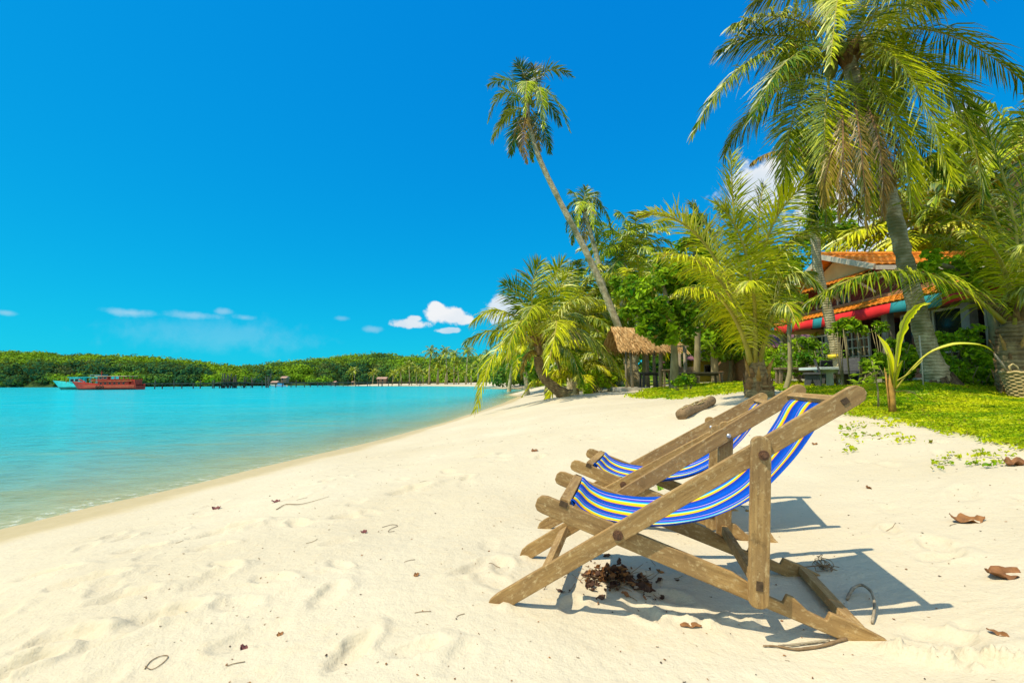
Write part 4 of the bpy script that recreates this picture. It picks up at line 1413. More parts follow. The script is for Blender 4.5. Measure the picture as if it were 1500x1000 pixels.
# ------------------------------------------------------------------ deck chairs
def plank(name, parent, p, q, y, th, hh, mat, round0=True, round1=True, poly=None):
    """a board from p to q (s, z) in the chair's side plane, its grain along the object's own X axis"""
    p, q = np.array(p, float), np.array(q, float)
    L = np.linalg.norm(q - p)
    an = math.atan2(q[1] - p[1], q[0] - p[0])
    if poly is None:
        pts = []
        h = hh / 2
        for (x, sg, rd) in ((L, 1, round1), (0, -1, round0)):
            if rd:
                for t in np.linspace(-80, 80, 9):
                    tt = R(t)
                    pts.append((x + sg * h * .8 * (math.cos(tt) - .2), sg * h * math.sin(tt)))
            else:
                pts += [(x, -sg * h), (x, sg * h)]
        poly = pts
    o = MB().prism(poly, -th / 2, th / 2).build(name, M[mat], parent, False, .0035, True)
    o.location = (p[0], y, p[1])
    o.rotation_euler = (0, -an, 0)
    return o


W = .62
CANV = [(.268, .402), (.292, .398), (.318, .412), (.310, .436), (.322, .432), (.36, .396), (.434, .364), (.55, .348), (.654, .347), (.76, .362), (.865, .390), (.95, .430), (1.03, .482), (1.096, .545), (1.185, .650), (1.249, .745), (1.286, .812), (1.306, .838), (1.320, .850), (1.345, .862)]


def make_chair(loc, label, rec=0.0, yaw=CHA):
    def rt(p, wt=1.0):
        a = -rec * wt
        x_, z_ = p[0] - .505, p[1] - .333
        return (.505 + x_ * math.cos(a) - z_ * math.sin(a), .333 + x_ * math.sin(a) + z_ * math.cos(a))
    c = thing('deck_chair', label, 'deck chair', loc, yaw, 'striped wooden deck chairs')
    th = .025
    for side, (y, s) in enumerate(((0, 1), (W, -1))):
        # long back rail, base rail and prop on each side; the base rail sits inside
        plank('back_rail', c, rt((0.0, 0.015)), rt((1.395, .905)), y, th, .078, 'chair_wood', False, True,
              poly=[(-.052, -.018), (-.040, -.030), (.02, -.035), (1.62, -.035), (1.645, -.031), (1.663, -.013), (1.665, .007), (1.652, .027), (1.63, .035), (.02, .035), (-.018, .029), (-.046, .009)])
        L = math.hypot(1.29, .45)
        x = lambda q: q
        plank('base_rail', c, (.185, .432), (1.475, -.018), y + s * .032, th, .075, 'chair_wood',
              poly=[(-.018, -.018), (-.004, -.034), (.02, -.0375), (1.36, -.0375), (1.39, -.028), (1.395, .004), (1.38, .016), (1.30, .026), (1.20, .0375), (1.125, .0375), (1.120, .006), (1.06, .010), (1.00, .0375), (.975, .0375), (.970, .004), (.91, .006), (.85, .022), (.78, .0375),
                    (.02, .0375), (-.006, .030), (-.018, .012)])
        plank('prop', c, (1.006, .135), rt((1.041, .715)), y - s * .030, .027, .070, 'chair_wood')
        for nm, (bs, bz), yy, r in (('bolt', (.505, .333), y - s * .016, .014), ('bolt', rt((1.045, .668)), y - s * .046, .013)):
            g = MB()
            d = -s
            g.tube([(bs, yy - d * .002, bz), (bs, yy + d * .003, bz)], r * 1.45, 14, 0)
            g.tube([(bs, yy + d * .003, bz), (bs, yy + d * .012, bz)], r * .8, 6, 0)
            g.build(nm, M['rust'], c)
            if bz > .5:
                g = MB()
                d = s
                g.tube([(bs, y + d * .013, bz), (bs, y + d * .019, bz), (bs, y + d * .022, bz)], [.012, .011, .006], 12, 0)
                g.build('bolt', M['steel'], c, True)
    # cross bars, with their tenons showing on the outside
    bars = [('foot_bar', rt((.205, .150)), .0, .05, .028, 33), ('front_bar', (.285, .434), .032, .045, .028, -19), ('top_bar', rt((1.335, .868)), 0, .032, .026, 33), ('prop_bar', (1.010, .195), -.03, .045, .028, 85), ('rear_bar', (1.345, .046), .032, .055, .03, -19)]
    for nm, (bs, bz), yo, bw, bh, an in bars:
        a = R(an)
        g = MB()
        u = Vector((math.cos(a), 0, math.sin(a)))
        y0, y1 = (yo + .0145, W - yo - .0145) if yo >= 0 else (yo + .014, W - yo - .014)
        g.bar((0, 0, 0), (y1 - y0, 0, 0), bw, bh, 0, up=(0, 0, 1))
        o = g.build(nm, M['chair_wood'], c, False, .003, True)
        o.rotation_euler = Matrix((( 0, u.x, -u.z), (1, 0, 0), (0, u.z, u.x))).to_euler() if False else (0, 0, 0)
        X, Yv, Z = Vector((0, 1, 0)), u, Vector((0, 1, 0)).cross(u)
        mm = Matrix((X, Yv, Z)).transposed()
        o.rotation_euler = mm.to_euler()
        o.location = (bs, y0, bz)
        if nm in ('front_bar', 'top_bar', 'prop_bar'):
            for yy, sg in ((yo - .014, -1), (W - yo + .014, 1)):
                g = MB()
                pr_ = [(bs + u.x * i * bw * .38 - u.z * j * bh * .40, bz + u.z * i * bw * .38 + u.x * j * bh * .40) for i, j in ((-1, -1), (1, -1), (1, 1), (-1, 1))]
                g.prism(pr_, yy - .002, yy + .002)
                g.build('tenon', M['end_grain'], c, False, 0, True)
    # the cloth
    P = np.array([rt(p, float(np.clip((p[0] - .35) / .6, 0, 1))) for p in CANV])
    n1, n2 = 90, 34
    x = np.linspace(0, len(P) - 1, n1)
    cv_ = []
    for xv in x:
        i = min(int(xv), len(P) - 2)
        f = xv - i
        p0, p1, p2, p3 = P[max(i - 1, 0)], P[i], P[i + 1], P[min(i + 2, len(P) - 1)]
        cv_.append(.5 * (2 * p1 + (p2 - p0) * f + (2 * p0 - 5 * p1 + 4 * p2 - p3) * f * f + (3 * p1 - p0 - 3 * p2 + p3) * f**3))
    cv_ = np.array(cv_)
    ln = np.linspace(0, 1, n1)
    V, Tn = [], []
    for j in range(n2):
        b = j / (n2 - 1)
        sag = .016 * math.sin(math.pi * b) * np.sin(math.pi * ln)
        # cloth gathers towards the middle of the seat: its edges curl, with soft lengthwise folds
        w0 = .058 + .010 * np.sin(math.pi * ln)**2
        yy = w0 + b * (W - 2 * w0)
        wave = .0045 * np.sin(b * 19 + 2.2 * np.sin(ln * 5)) * np.sin(math.pi * ln) + .010 * math.exp(-(b / .07)**2) * np.sin(math.pi * ln) + .010 * math.exp(-((1 - b) / .07)**2) * np.sin(math.pi * ln)
        V.append(np.stack([cv_[:, 0] + sag * .5, yy, cv_[:, 1] - sag + wave], -1))
        Tn.append(np.full(n1, b))
    V, Tn = np.array(V), np.array(Tn)
    dn = np.zeros_like(V)
    dn[..., 0], dn[..., 2] = .0012, -.0016
    g = MB()
    F = grid_faces(n2, n1)
    g.add(V.reshape(-1, 3), F, 0, Tn.ravel())
    o = g.build('canvas_seat', M['canvas'], c, True)
    md = o.modifiers.new('cloth_thickness', 'SOLIDIFY')
    md.thickness = .0022
    return c


chair1 = make_chair(tuple(CH), 'nearest deck chair, weathered wood with a blue striped canvas seen full length')
chair2 = make_chair((CH.x + .285, CH.y + 1.119, CH.z - .030), 'second deck chair, mostly hidden behind the nearest one', .040, CHA - .095)

# ------------------------------------------------------------------ the red house
GH = 1.35
M['wall_red'] = plain_mat('dark_red_boards', (.115, .018, .012), .7, .25, 3, .2, stretch=(1, 1, 6))
M['cream'] = plain_mat('cream_board', (.58, .42, .16), .8, .12, 2)
M['white'] = plain_mat('white_paint', (.50, .44, .33), .6, .12, 4)
M['board'] = plain_mat('brown_boards', (.33, .17, .08), .75, .3, 3, .2, stretch=(1, 1, 8))
M['red_cloth'] = plain_mat('red_cloth', (.62, .018, .02), .8, .12, 2)
M['teal_cloth'] = plain_mat('teal_cloth', (.02, .22, .24), .8, .12, 2)
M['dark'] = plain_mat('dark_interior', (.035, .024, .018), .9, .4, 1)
M['post'] = plain_mat('grey_post', (.26, .22, .17), .8, .3, 5)
M['concrete'] = plain_mat('concrete', (.42, .38, .31), .9, .2, 4, .3)
M['yellow'] = plain_mat('yellow_wall', (.50, .34, .035), .8, .15, 1.5)
M['teal_door'] = plain_mat('teal_paint', (.02, .23, .26), .6, .15, 3)
m, n = new_mat('window_glass')
n.out(n.bsdf((.012, .014, .014), .08, None, .5))
M['glass'] = m


def tile_mat(name, a, b, ax):
    m, n = new_mat(name)
    co = n.node('ShaderNodeTexCoord').outputs['Object']
    k = n.noise(co, 2.2, 4, .6)
    k2 = n.noise(co, 14, 3, .6)
    c = n.mix(n.ramp(k, [(.3, 0.), (.7, 1.)]), a, b)
    c = n.mix(n.math('MULTIPLY', n.smooth(k2, .52, .68), .55), c, tuple(x * .35 for x in a))
    n.out(n.bsdf(c, .6, n.bump(k2, .2, .01), .3))
    return m


M['tile'] = tile_mat('orange_tiles', (.58, .17, .012), (.74, .28, .02), 0)
M['purple'] = tile_mat('purple_roof_sheet', (.16, .055, .075), (.26, .11, .13), 0)


def tiled(g, a, b, c, d, nrow=9, pitch=.21, amp=.028, th=.03, m=0):
    """a slope of pantiles: a-b is the ridge, d-c the eave; ribs run down the slope, courses step along it"""
    a, b, c, d = (np.array(p, float) for p in (a, b, c, d))
    nx = max(12, int(np.linalg.norm(b - a) / pitch) * 6)
    nrm = np.cross(b - a, d - a)
    nrm /= np.linalg.norm(nrm)
    if nrm[2] < 0:
        nrm = -nrm
    u = np.linspace(0, 1, nx + 1)
    rows = []
    for r in range(nrow):
        for e in (0, 1):
            v = (r + e) / nrow
            p = (a + (b - a) * u[:, None]) * (1 - v) + (d + (c - d) * u[:, None]) * v
            hgt = amp * np.abs(np.sin(u * math.pi * nx / 6))**.8 + (.026 if e else .0)
            rows.append(p + nrm * hgt[:, None])
    last = rows[-1] - nrm * th
    V = np.array(rows + [last])
    g.add(V.reshape(-1, 3), grid_faces(len(V), nx + 1), m)
    und = np.array([a, b, c, d]) - nrm * .02
    g.add(und, [(0, 1, 2, 3)], m)
    return g


def window(parent, name, lo, hi, axis, depth=.06, nx=1, ny=1, fw=.05, frame='white', out=-1):
    """a framed window in the plane x = const (axis 'x') or y = const (axis 'y'); lo, hi = (h, z)"""
    def P(h, z, o):
        return (depth_at + out * o, h, z) if axis == 'x' else (h, depth_at + out * o, z)
    (h0, z0, depth_at), (h1, z1) = lo, hi
    g = MB()

    def bx(a, b, c, d, o0, o1, gg):
        p, q = P(a, b, o0), P(c, d, o1)
        gg.box([min(i, j) for i, j in zip(p, q)], [max(i, j) for i, j in zip(p, q)])
    bx(h0, z0, h0 + fw, z1, .002, depth, g)
    bx(h1 - fw, z0, h1, z1, .002, depth, g)
    bx(h0 + fw, z0, h1 - fw, z0 + fw, .002, depth, g)
    bx(h0 + fw, z1 - fw, h1 - fw, z1, .002, depth, g)
    for i in range(1, nx):
        h = h0 + (h1 - h0) * i / nx
        bx(h - fw * .3, z0 + fw, h + fw * .3, z1 - fw, .004, depth * .8, g)
    for i in range(1, ny):
        z = z0 + (z1 - z0) * i / ny
        bx(h0 + fw, z - fw * .3, h1 - fw, z + fw * .3, .006, depth * .7, g)
    o = g.build(name, M[frame], parent)
    g = MB()
    bx(h0 + fw, z0 + fw, h1 - fw, z1 - fw, .001, .012, g)
    g.build('pane', M['glass'], o)
    return o


H = thing('house', 'two-storey dark red house with an orange tiled roof and a red valance along its veranda', 'house', (11, 14, GH))
off = Vector((11, 14, GH))


def hb(lo, hi, g):
    g.box([a - b for a, b in zip(lo, off)], [a - b for a, b in zip(hi, off)])


EZ, AZ = 4.78, 5.66            # eave and ridge
y0, y1, ya = 14.3, 17.6, 15.95
# upper walls (closed gable box), in local coordinates
g = MB()
lx = lambda v: (v[0] - off.x, v[1] - off.y, v[2] - off.z)
prof = [(y0, 3.3), (y1, 3.3), (y1, EZ + .12), (ya, AZ - .1), (y0, EZ + .12)]
g.prism([(a - off.y, b - off.z) for a, b in prof], 11.05 - off.x, 18 - off.x, axes='yz')
g.build('upper_wall', M['wall_red'], H, False, 0, True)
g = MB().prism([(y0 - off.y + .05, 4.80 - off.z), (y1 - off.y - .05, 4.80 - off.z), (ya - off.y, AZ - .16 - off.z)], 11.0 - off.x, 11.046 - off.x, axes='yz')
g.build('gable_panel', M['cream'], H, False, 0, True)
g = MB()
tiled(g, lx((10.55, ya, AZ)), lx((18.3, ya, AZ)), lx((18.3, 13.65, EZ)), lx((10.55, 13.65, EZ)), 8)
tiled(g, lx((10.55, ya, AZ)), lx((18.3, ya, AZ)), lx((18.3, 18.25, EZ)), lx((10.55, 18.25, EZ)), 8)
g.tube([lx((10.52, ya, AZ + .04)), lx((18.3, ya, AZ + .04))], .09, 8, 0)
rf = g.build('roof', M['tile'], H)
g = MB()
for (yy, zz) in ((13.65, EZ), (18.25, EZ)):
    g.bar(lx((10.53, ya, AZ - .06)), lx((10.53, yy, zz - .06)), .05, .16)
g.bar(lx((10.56, 13.63, EZ - .09)), lx((18.3, 13.63, EZ - .09)), .03, .13)
g.build('barge_board', M['white'], rf)
g = MB()
tiled(g, lx((11.04, 14.2, 4.82)), lx((11.04, 17.8, 4.82)), lx((10.30, 17.8, 4.50)), lx((10.30, 14.2, 4.50)), 4)
g.build('gable_skirt_roof', M['tile'], H)
for k, yy in enumerate((14.35, 15.9, 17.5)):
    MB().bar(lx((11.05, yy, 4.1)), lx((10.4, yy, 4.50)), .05, .06).build('bracket', M['white'], H)
# windows upstairs
window(H, 'window', (15.4 - 14, 3.85 - GH, 11.05 - 11), (16.0 - 14, 4.5 - GH), 'x', nx=2)
window(H, 'window', (16.6 - 14, 3.85 - GH, 11.05 - 11), (17.1 - 14, 4.5 - GH), 'x')
for xx in (11.85, 12.6, 13.6, 14.6):
    window(H, 'window', (xx - 11, 4.28 - GH, y0 - 14), (xx + .42 - 11, 4.68 - GH, ), 'y', frame='cream')
# boarded strip and the veranda roof below it
g = MB()
hb((10.96, 10.0, 3.66), (11.046, 19.4, 3.95), g)
hb((11.05, 8.0, 3.3), (18, 14.297, 4.0), g)
hb((11.05, 17.603, 3.3), (18, 19.4, 3.9), g)
g.build('boarding', M['board'], H)
g = MB()
tiled(g, lx((10.955, 8.0, 3.84)), lx((10.955, 19.4, 3.84)), lx((10.22, 19.4, 3.52)), lx((10.22, 8.0, 3.52)), 4)
g.build('veranda_roof', M['tile'], H)
# valance of red and teal cloth
seg = [(8.0, 8.7, 1), (8.7, 11.2, 0), (11.2, 11.75, 1), (11.75, 12.15, 0), (12.15, 12.75, 1), (12.75, 15.6, 0), (15.6, 16.1, 1), (16.1, 17.3, 0), (17.3, 17.6, 1), (17.6, 18.5, 0), (18.5, 19.3, 1)]
for (a, b, k) in seg:
    nn = max(4, int((b - a) * 10))
    yy = np.linspace(a + .004, b - .004, nn)
    r_ = []
    for q, z in ((0, 3.50), (1, 3.36), (2, 3.20)):
        r_.append(np.stack([10.21 - .02 * q * np.abs(np.sin(yy * 3.1)) - .012 * q, yy, z + (q == 2) * .03 * np.sin(yy * 3.1)], -1) - np.array(off))
    o = MB().add(np.array(r_).reshape(-1, 3), grid_faces(3, nn)).build('valance', M['teal_cloth' if k else 'red_cloth'], H, True)
    o.modifiers.new('thickness', 'SOLIDIFY').thickness = .006
    if k:
        o['label'] = 'teal cloth strip of the valance'
# ground floor
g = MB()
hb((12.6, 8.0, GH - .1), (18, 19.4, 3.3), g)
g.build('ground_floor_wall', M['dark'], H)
g = MB()
hb((10.1, 8.0, GH - .12), (12.597, 19.4, GH + .14), g)
g.build('veranda_floor', M['concrete'], H)
for yy in (8.5, 11.0, 13.4, 15.9, 18.6):
    g = MB()
    hb((10.5, yy - .11, GH + .14), (10.72, yy + .11, 3.62), g)
    g.build('post', M['post'], H, False, .02)
g = MB()
hb((10.5, 8.0, 3.3), (10.58, 19.4, 3.42), g)
g.build('beam', M['post'], H)
for (a, b) in ((8.65, 9.7), (9.75, 10.85), (11.2, 12.2), (12.25, 13.2)):
    window(H, 'window', (a - 14, GH + .75 - GH, 10.85 - 11), (b - 14, 3.22 - GH), 'x', depth=.05, fw=.055)
window(H, 'window', (14.4 - 14, 1.9 - GH, 10.85 - 11), (15.4 - 14, 3.0 - GH), 'x', nx=4, ny=4, fw=.05)
window(H, 'window', (16.3 - 14, 1.9 - GH, 10.85 - 11), (17.5 - 14, 3.0 - GH), 'x', nx=4, ny=4, fw=.05)
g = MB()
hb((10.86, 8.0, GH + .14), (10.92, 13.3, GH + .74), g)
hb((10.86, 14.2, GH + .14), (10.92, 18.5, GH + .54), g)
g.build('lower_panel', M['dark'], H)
g = MB()
hb((10.55, 8.6, 2.02), (10.60, 10.9, 2.09), g)
hb((10.55, 8.6, 1.72), (10.60, 10.9, 1.77), g)
for yy in np.arange(8.7, 10.9, .4):
    hb((10.56, yy, 1.49), (10.59, yy + .04, 2.02), g)
g.build('railing', M['post'], H)

# ------------------------------------------------------------------ low houses with purple roofs
def low_house(label, px0, px1, D, eave_y, ridge_y, wall, depth=5, door=None, yellow=None):
    a, b = at(px0, eave_y, D), at(px1, eave_y, D)
    rz = at(px0, ridge_y, D + depth / 2).z
    gz_ = min(gz(a.x, a.y), gz(b.x, b.y)) - .1
    root = thing('bungalow', label, 'bungalow', (a.x, D, gz_))
    w_ = b.x - a.x
    e = a.z - gz_
    r = rz - gz_
    g = MB().box((.35, .35, 0), (w_ - .35, depth - .35, e))
    g.build('wall', M[wall], root)
    g = MB()
    for s0, s1 in ((0, depth / 2), (depth, depth / 2)):
        nn = 60
        x = np.linspace(-.2, w_ + .2, nn)
        q = [np.stack([np.clip(x, .0 if k else -.2, w_ + .2) * (1 if k == 0 else 1), 0 * x + (s0 if k == 0 else s1), (e if k == 0 else r) + .015 * np.sin(x * 26)], -1) for k in (0, 1)]
        q.append(q[1] - [0, 0, .04])
        g.add(np.array([q[0] - [0, 0, .04], q[0], q[1]]).reshape(-1, 3), grid_faces(3, nn))
    for x in (-.2, w_ + .2):
        g.add([(x, 0, e), (x, depth, e), (x, depth / 2, r)], [(0, 1, 2)])
    g.tube([(-.2, depth / 2, r + .01), (w_ + .2, depth / 2, r + .01)], .07, 6)
    g.build('roof', M['purple'], root)
    if door:
        x0, x1 = at(door[0], 540, D).x - a.x, at(door[1], 540, D).x - a.x
        d = MB().box((x0, .29, .1), (x1, .348, e * .86)).build('door', M['teal_door'], root)
        MB().tube([(x1 - .1, .27, e * .42), (x1 - .1, .29, e * .42)], .03, 8).build('handle', M['steel'], d)
    if yellow:
        x0, x1 = at(yellow[0], 540, D).x - a.x, at(yellow[1], 540, D).x - a.x
        MB().box((x0, -1.2, -.2), (x1, -1.0, .55)).build('porch_wall', M['yellow'], root)
    for fx in (.25, .7):
        g = MB()
        window(root, 'window', (w_ * fx, e * .35, .35), (w_ * fx + .8, e * .8), 'y', frame='post')
    return root


low_house('low yellow house with a purple roof and a teal door behind the benches', 1008, 1112, 30, 527, 513, 'yellow', 5, (1066, 1072.5), (1062, 1090))
low_house('low house with a broad purple roof left of the red house', 1108, 1216, 24, 508, 483, 'board', 6)

# ------------------------------------------------------------------ thatched hut
D0 = 20.0
b0, b1 = at(912, 500, D0), at(1000, 508, D0)
hz = gz(b0.x + 1, D0) - .02
hut = thing('thatched_hut', 'open hut with a straw roof on wooden posts beside the leaning palm', 'hut', (b0.x, D0, hz))
hw = b1.x - b0.x
ez = at(955, 509, D0).z - hz
tz = at(930, 480, D0 + 1.3).z - hz
g = MB()
tr_ = np.random.default_rng(81)


def thatch(g, A, B, C_, D_, n):
    """straw laid down a slope: A-B ridge, D-C eave"""
    A, B, C_, D_ = (np.array(p) for p in (A, B, C_, D_))
    g.add([A, B, C_, D_], [(0, 1, 2, 3)], 0, .3)
    nrm = unit(np.cross(B - A, D_ - A))
    nrm = nrm if nrm[2] > 0 else -nrm
    u, v = tr_.random(n)[:, None], (tr_.random(n)**.8)[:, None] * .96
    top = (A + (B - A) * u) * (1 - v) + (D_ + (C_ - D_) * u) * v
    dn = unit((D_ + (C_ - D_) * u) - (A + (B - A) * u)) + tr_.normal(0, .09, (n, 3))
    ln = tr_.uniform(.22, .5, (n, 1))
    sd = unit(B - A) * tr_.uniform(.012, .03, (n, 1))
    lift = nrm * tr_.uniform(.01, .07, (n, 1))
    p, q = top + lift * .6, top + dn * ln + lift * 1.2 - [0, 0, .02]
    V = np.stack([p - sd, p + sd, q + sd * .4, q - sd * .4], 1)
    g.add(V.reshape(-1, 3), np.arange(n * 4).reshape(n, 4), 0, np.repeat(np.clip(tr_.normal(.5, .22, n), 0, 1), 4))


dp = 2.6
rid0, rid1 = (-.20, dp / 2, tz + .06), (.9 * hw, dp / 2, tz - .1)
f0_, f1_ = (-.2, 0, ez), (hw + .1, 0, ez - .08)
k0_, k1_ = (-.4, dp, ez), (hw + .1, dp, ez - .05)
thatch(g, rid0, rid1, f1_, f0_, 3800)
thatch(g, rid0, rid1, k1_, k0_, 1800)
m, n = new_mat('straw')
n.out(n.bsdf(n.ramp(n.attr('tint'), [(0.1, (.22, .11, .035)), (.5, (.46, .27, .10)), (.9, (.62, .42, .19))]), .9, None, .1))
M['straw'] = m
g.build('roof', M['straw'], hut)
for (px, dy, lean, r) in [(924, .2, .05, .055), (918, .35, -.05, .05), (969, .15, -.08, .085), (948, 2.3, .02, .08), (958, 2.2, 0, .07), (996, 2.0, 0, .07)]:
    x = at(px, 530, D0 + dy).x - b0.x
    g = MB().tube([(x + lean, dy, -.1), (x + lean * .5, dy + .02, ez * .5), (x, dy, ez + .12)], [r * 1.1, r, r * .9], 8)
    g.build('post', M['pole_wood'], hut, True)
MB().bar((-.1, .2, ez + .03), (hw, .2, ez - .04), .07, .07).build('beam', M['pole_wood'], hut)
MB().box((-.1, -.05, -.06), (at(964, 560, D0).x - b0.x, 2.3, .10)).build('platform', M['concrete'], hut)


# ------------------------------------------------------------------ benches, tables
def table(name, label, cat, px0, px1, D, top_y, mat='plank', depth=.6, group=None, thick=.05, rz=0.0, seat=None, inset=.08):
    a, b = at(px0, top_y, D), at(px1, top_y, D)
    c = (a + b) / 2
    z = gz(c.x, D)
    hh = max(.35, c.z - z)
    w_ = abs(b.x - a.x)
    root = thing(name, label, cat, (c.x, D, z), rz, group)
    g = MB()
    for k in range(3):
        yy = -depth / 2 + depth / 3 * k
        g.box((-w_ / 2, yy + .006, hh - thick), (w_ / 2, yy + depth / 3 - .006, hh))
    g.build('tabletop' if cat == 'table' else 'seat', M[mat], root, False, .004)
    for sx in (-1, 1):
        for sy in (-1, 1):
            x, y = sx * (w_ / 2 - inset), sy * (depth / 2 - .07)
            MB().bar((x + sx * .03, y, -.05), (x, y, hh - thick - .002), .07, .07, up=(0, 1, 0)).build('leg', M[mat], root)
    MB().bar((-w_ / 2 + inset, 0, hh - thick - .05), (w_ / 2 - inset, 0, hh - thick - .05), .04, .08).build('rail', M[mat], root)
    return root


table('table', 'long grey plank table on the grass, nearest of the wooden furniture by the hut', 'table', 997, 1055, 18.5, 545, depth=.7)
bn = table('bench', 'pale wooden bench with a backrest behind the long plank table', 'bench', 991, 1022, 20.5, 551, depth=.45)
hB = .42
w_ = .8
MB().box((-.45, .20, .55), (.45, .235, .80)).build('backrest', M['plank'], bn, False, .004)
for sx in (-.38, .38):
    MB().bar((sx, .25, .3), (sx, .25, .82), .05, .05, up=(0, 1, 0)).build('back_post', M['plank'], bn)
table('table', 'dark table standing inside the thatched hut', 'table', 938, 967, 20.9, 545, 'dark_plank', .7)
table('bench', 'pale plank bench under the bushes between the bushy palm and the stone table', 'bench', 1137, 1195, 14.4, 538, depth=.35, thick=.06)
table('table', 'small wooden table partly hidden behind the pale tree trunk', 'table', 968, 985, 20, 541, depth=.6)
g0 = at(1004, 540, 19)
sp = thing('post', 'lone wooden post with a short crossbar behind the benches', 'post', (g0.x, 19, gz(g0.x, 19)))
hp_ = at(1004, 508, 19).z - sp.location.z
MB().tube([(0, 0, -.1), (0, 0, hp_)], .07, 8).build('pole', M['pole_wood'], sp, True)
MB().bar((-.35, 0, hp_ + .03), (.15, 0, hp_ + .03), .07, .06).build('crossbar', M['pole_wood'], sp)

# stone table: a round slab on a pierced drum
D1 = 13.4
ct = at(1216, 560, D1)
zt = gz(ct.x, D1)
M['stone_blue'] = plain_mat('pale_blue_concrete', (.52, .60, .58), .8, .15, 5, .2)
st = thing('stone_table', 'pale blue-grey stone table with a flat slab on an arched base', 'table', (ct.x, D1, zt))
ht = at(1216, 538, D1).z - zt
g = MB()
hw_ = .62
g.prism([(-hw_, -.40), (-hw_ + .1, -.46), (hw_ - .1, -.46), (hw_, -.40), (hw_, .40), (hw_ - .1, .46), (-hw_ + .1, .46), (-hw_, .40)], ht - .075, ht, axes='xy')
g.build('tabletop', M['stone_blue'], st, False, .012, True)
g = MB()
N_ = 48
rows = [(.42, 0), (.40, .05), (.36, .08), (.34, .5 * ht), (.33, ht - .16), (.37, ht - .12), (.40, ht - .077)]
an = np.arange(N_) * 2 * math.pi / N_
V = np.array([[(r * math.cos(a), r * .85 * math.sin(a), z) for a in an] for r, z in rows])
F = []
for i in range(len(rows) - 1):
    for j in range(N_):
        if i in (2, 3) and (j % 8) in (2, 3, 4, 5):      # open arches
            continue
        F.append((i * N_ + j, i * N_ + (j + 1) % N_, (i + 1) * N_ + (j + 1) % N_, (i + 1) * N_ + j))
g.add(V.reshape(-1, 3), F)
o = g.build('pedestal', M['stone_blue'], st)
o.modifiers.new('thickness', 'SOLIDIFY').thickness = .06


def stone_bench(label, px, py, D, w_=.75, rz=0.0):
    c = at(px, py, D)
    z = gz(c.x, D)
    r = thing('stone_bench', label, 'bench', (c.x, D, z), rz, 'dark benches round the stone table')
    MB().box((-w_ / 2, -.2, .36), (w_ / 2, .2, .42)).build('seat', M['dark_plank'], r, False, .01)
    MB().prism([(-.19, .43), (-.155, .43), (-.06, .78), (-.10, .79)], -w_ / 2, w_ / 2, axes='yz').build('backrest', M['dark_plank'], r, False, .01, True)
    for sx in (-1, 1):
        g = MB().prism([(-.2, -.05), (-.10, -.05), (0, .25), (.10, -.05), (.2, -.05), (.16, .36), (-.16, .36)], sx * (w_ / 2 - .1) - .035, sx * (w_ / 2 - .1) + .035, axes='yz')
        g.build('leg', M['dark_plank'], r, False, .006, True)
    return r


stone_bench('dark bench just behind the stone table, its backrest above the slab', 1226, 560, 14.6, .85, R(185))
stone_bench('dark bench right of the stone table, half hidden by the sapling', 1272, 560, 13.6, .95, R(195))
stone_bench('dark bench turned sideways at the left of the stone table', 1190, 562, 13.2, .6, R(60))
stone_bench('dark low bench at the right foot of the stone table', 1252, 566, 12.8, .6, R(-60))

# ------------------------------------------------------------------ basket at the right edge
bk = at(1516, 560, 8.1)
bz = gz(bk.x, bk.y)
bas = thing('basket', 'woven straw basket with a loop handle on the grass at the right edge', 'basket', (bk.x, bk.y, bz))
bh = at(1500, 545, 8.1).z - bz
m, n = new_mat('woven_straw')
co = n.node('ShaderNodeTexCoord').outputs['Object']
n.out(n.bsdf(n.mix(n.noise(co, 14, 4, .6), (.30, .20, .07), (.60, .47, .22)), .8, n.bump(n.noise(co, 60, 3, .6), .4, .004), .2))
M['straw_weave'] = m
g = MB()
nst = 28
for r in range(15):
    z = bh * (r + .5) / 15
    rad = .34 + .10 * (r / 14)
    aa = np.linspace(0, 2 * math.pi, 113)
    rr = rad + .012 * np.sin(aa * nst / 2 + (r % 2) * math.pi)
    g.tube(np.stack([rr * np.cos(aa), rr * .8 * np.sin(aa), z + 0 * aa], -1), bh / 15 * .52, 6, cap=False)
for k in range(nst):
    a = k * 2 * math.pi / nst
    g.tube([(.34 * math.cos(a), .34 * .8 * math.sin(a), 0), (.44 * math.cos(a), .44 * .8 * math.sin(a), bh)], .009, 5)
g.add([(.34 * math.cos(a), .272 * math.sin(a), .02) for a in np.linspace(0, 6.2, 24)], [tuple(range(24))])
g.build('basket_body', M['straw_weave'], bas, True)
aa = np.linspace(0, 2 * math.pi, 60)
MB().tube(np.stack([.452 * np.cos(aa), .362 * np.sin(aa), bh + .012 * np.sin(aa * 15)], -1), .022, 7, cap=False).build('rim', M['straw_weave'], bas, True)
MB().tube([(-.44, -.05, bh), (-.46, -.05, bh + .10), (-.40, -.05, bh + .14), (-.34, -.06, bh + .09), (-.32, -.07, bh - .02)], .016, 7).build('handle', M['straw_weave'], bas, True)
s0 = at(1461, 518, 8.05)
MB().tube([(-.43, 0, bh * .9), tuple(Vector((s0.x - bk.x, 0, s0.z - bz)) * .5 + Vector((-.2, 0, bh * .45))), (s0.x - bk.x, .0, s0.z - bz)], [.017, .019, .015], 7).build('stick_handle', M['pole_wood'], bas, True)

# ------------------------------------------------------------------ sapling coconut, small plant, pole, log
yb = hit(1308, 606)
yc = thing('young_coconut', 'young coconut seedling with broad yellow-green leaves on the lawn edge', 'plant', yb)
DY = yb.y


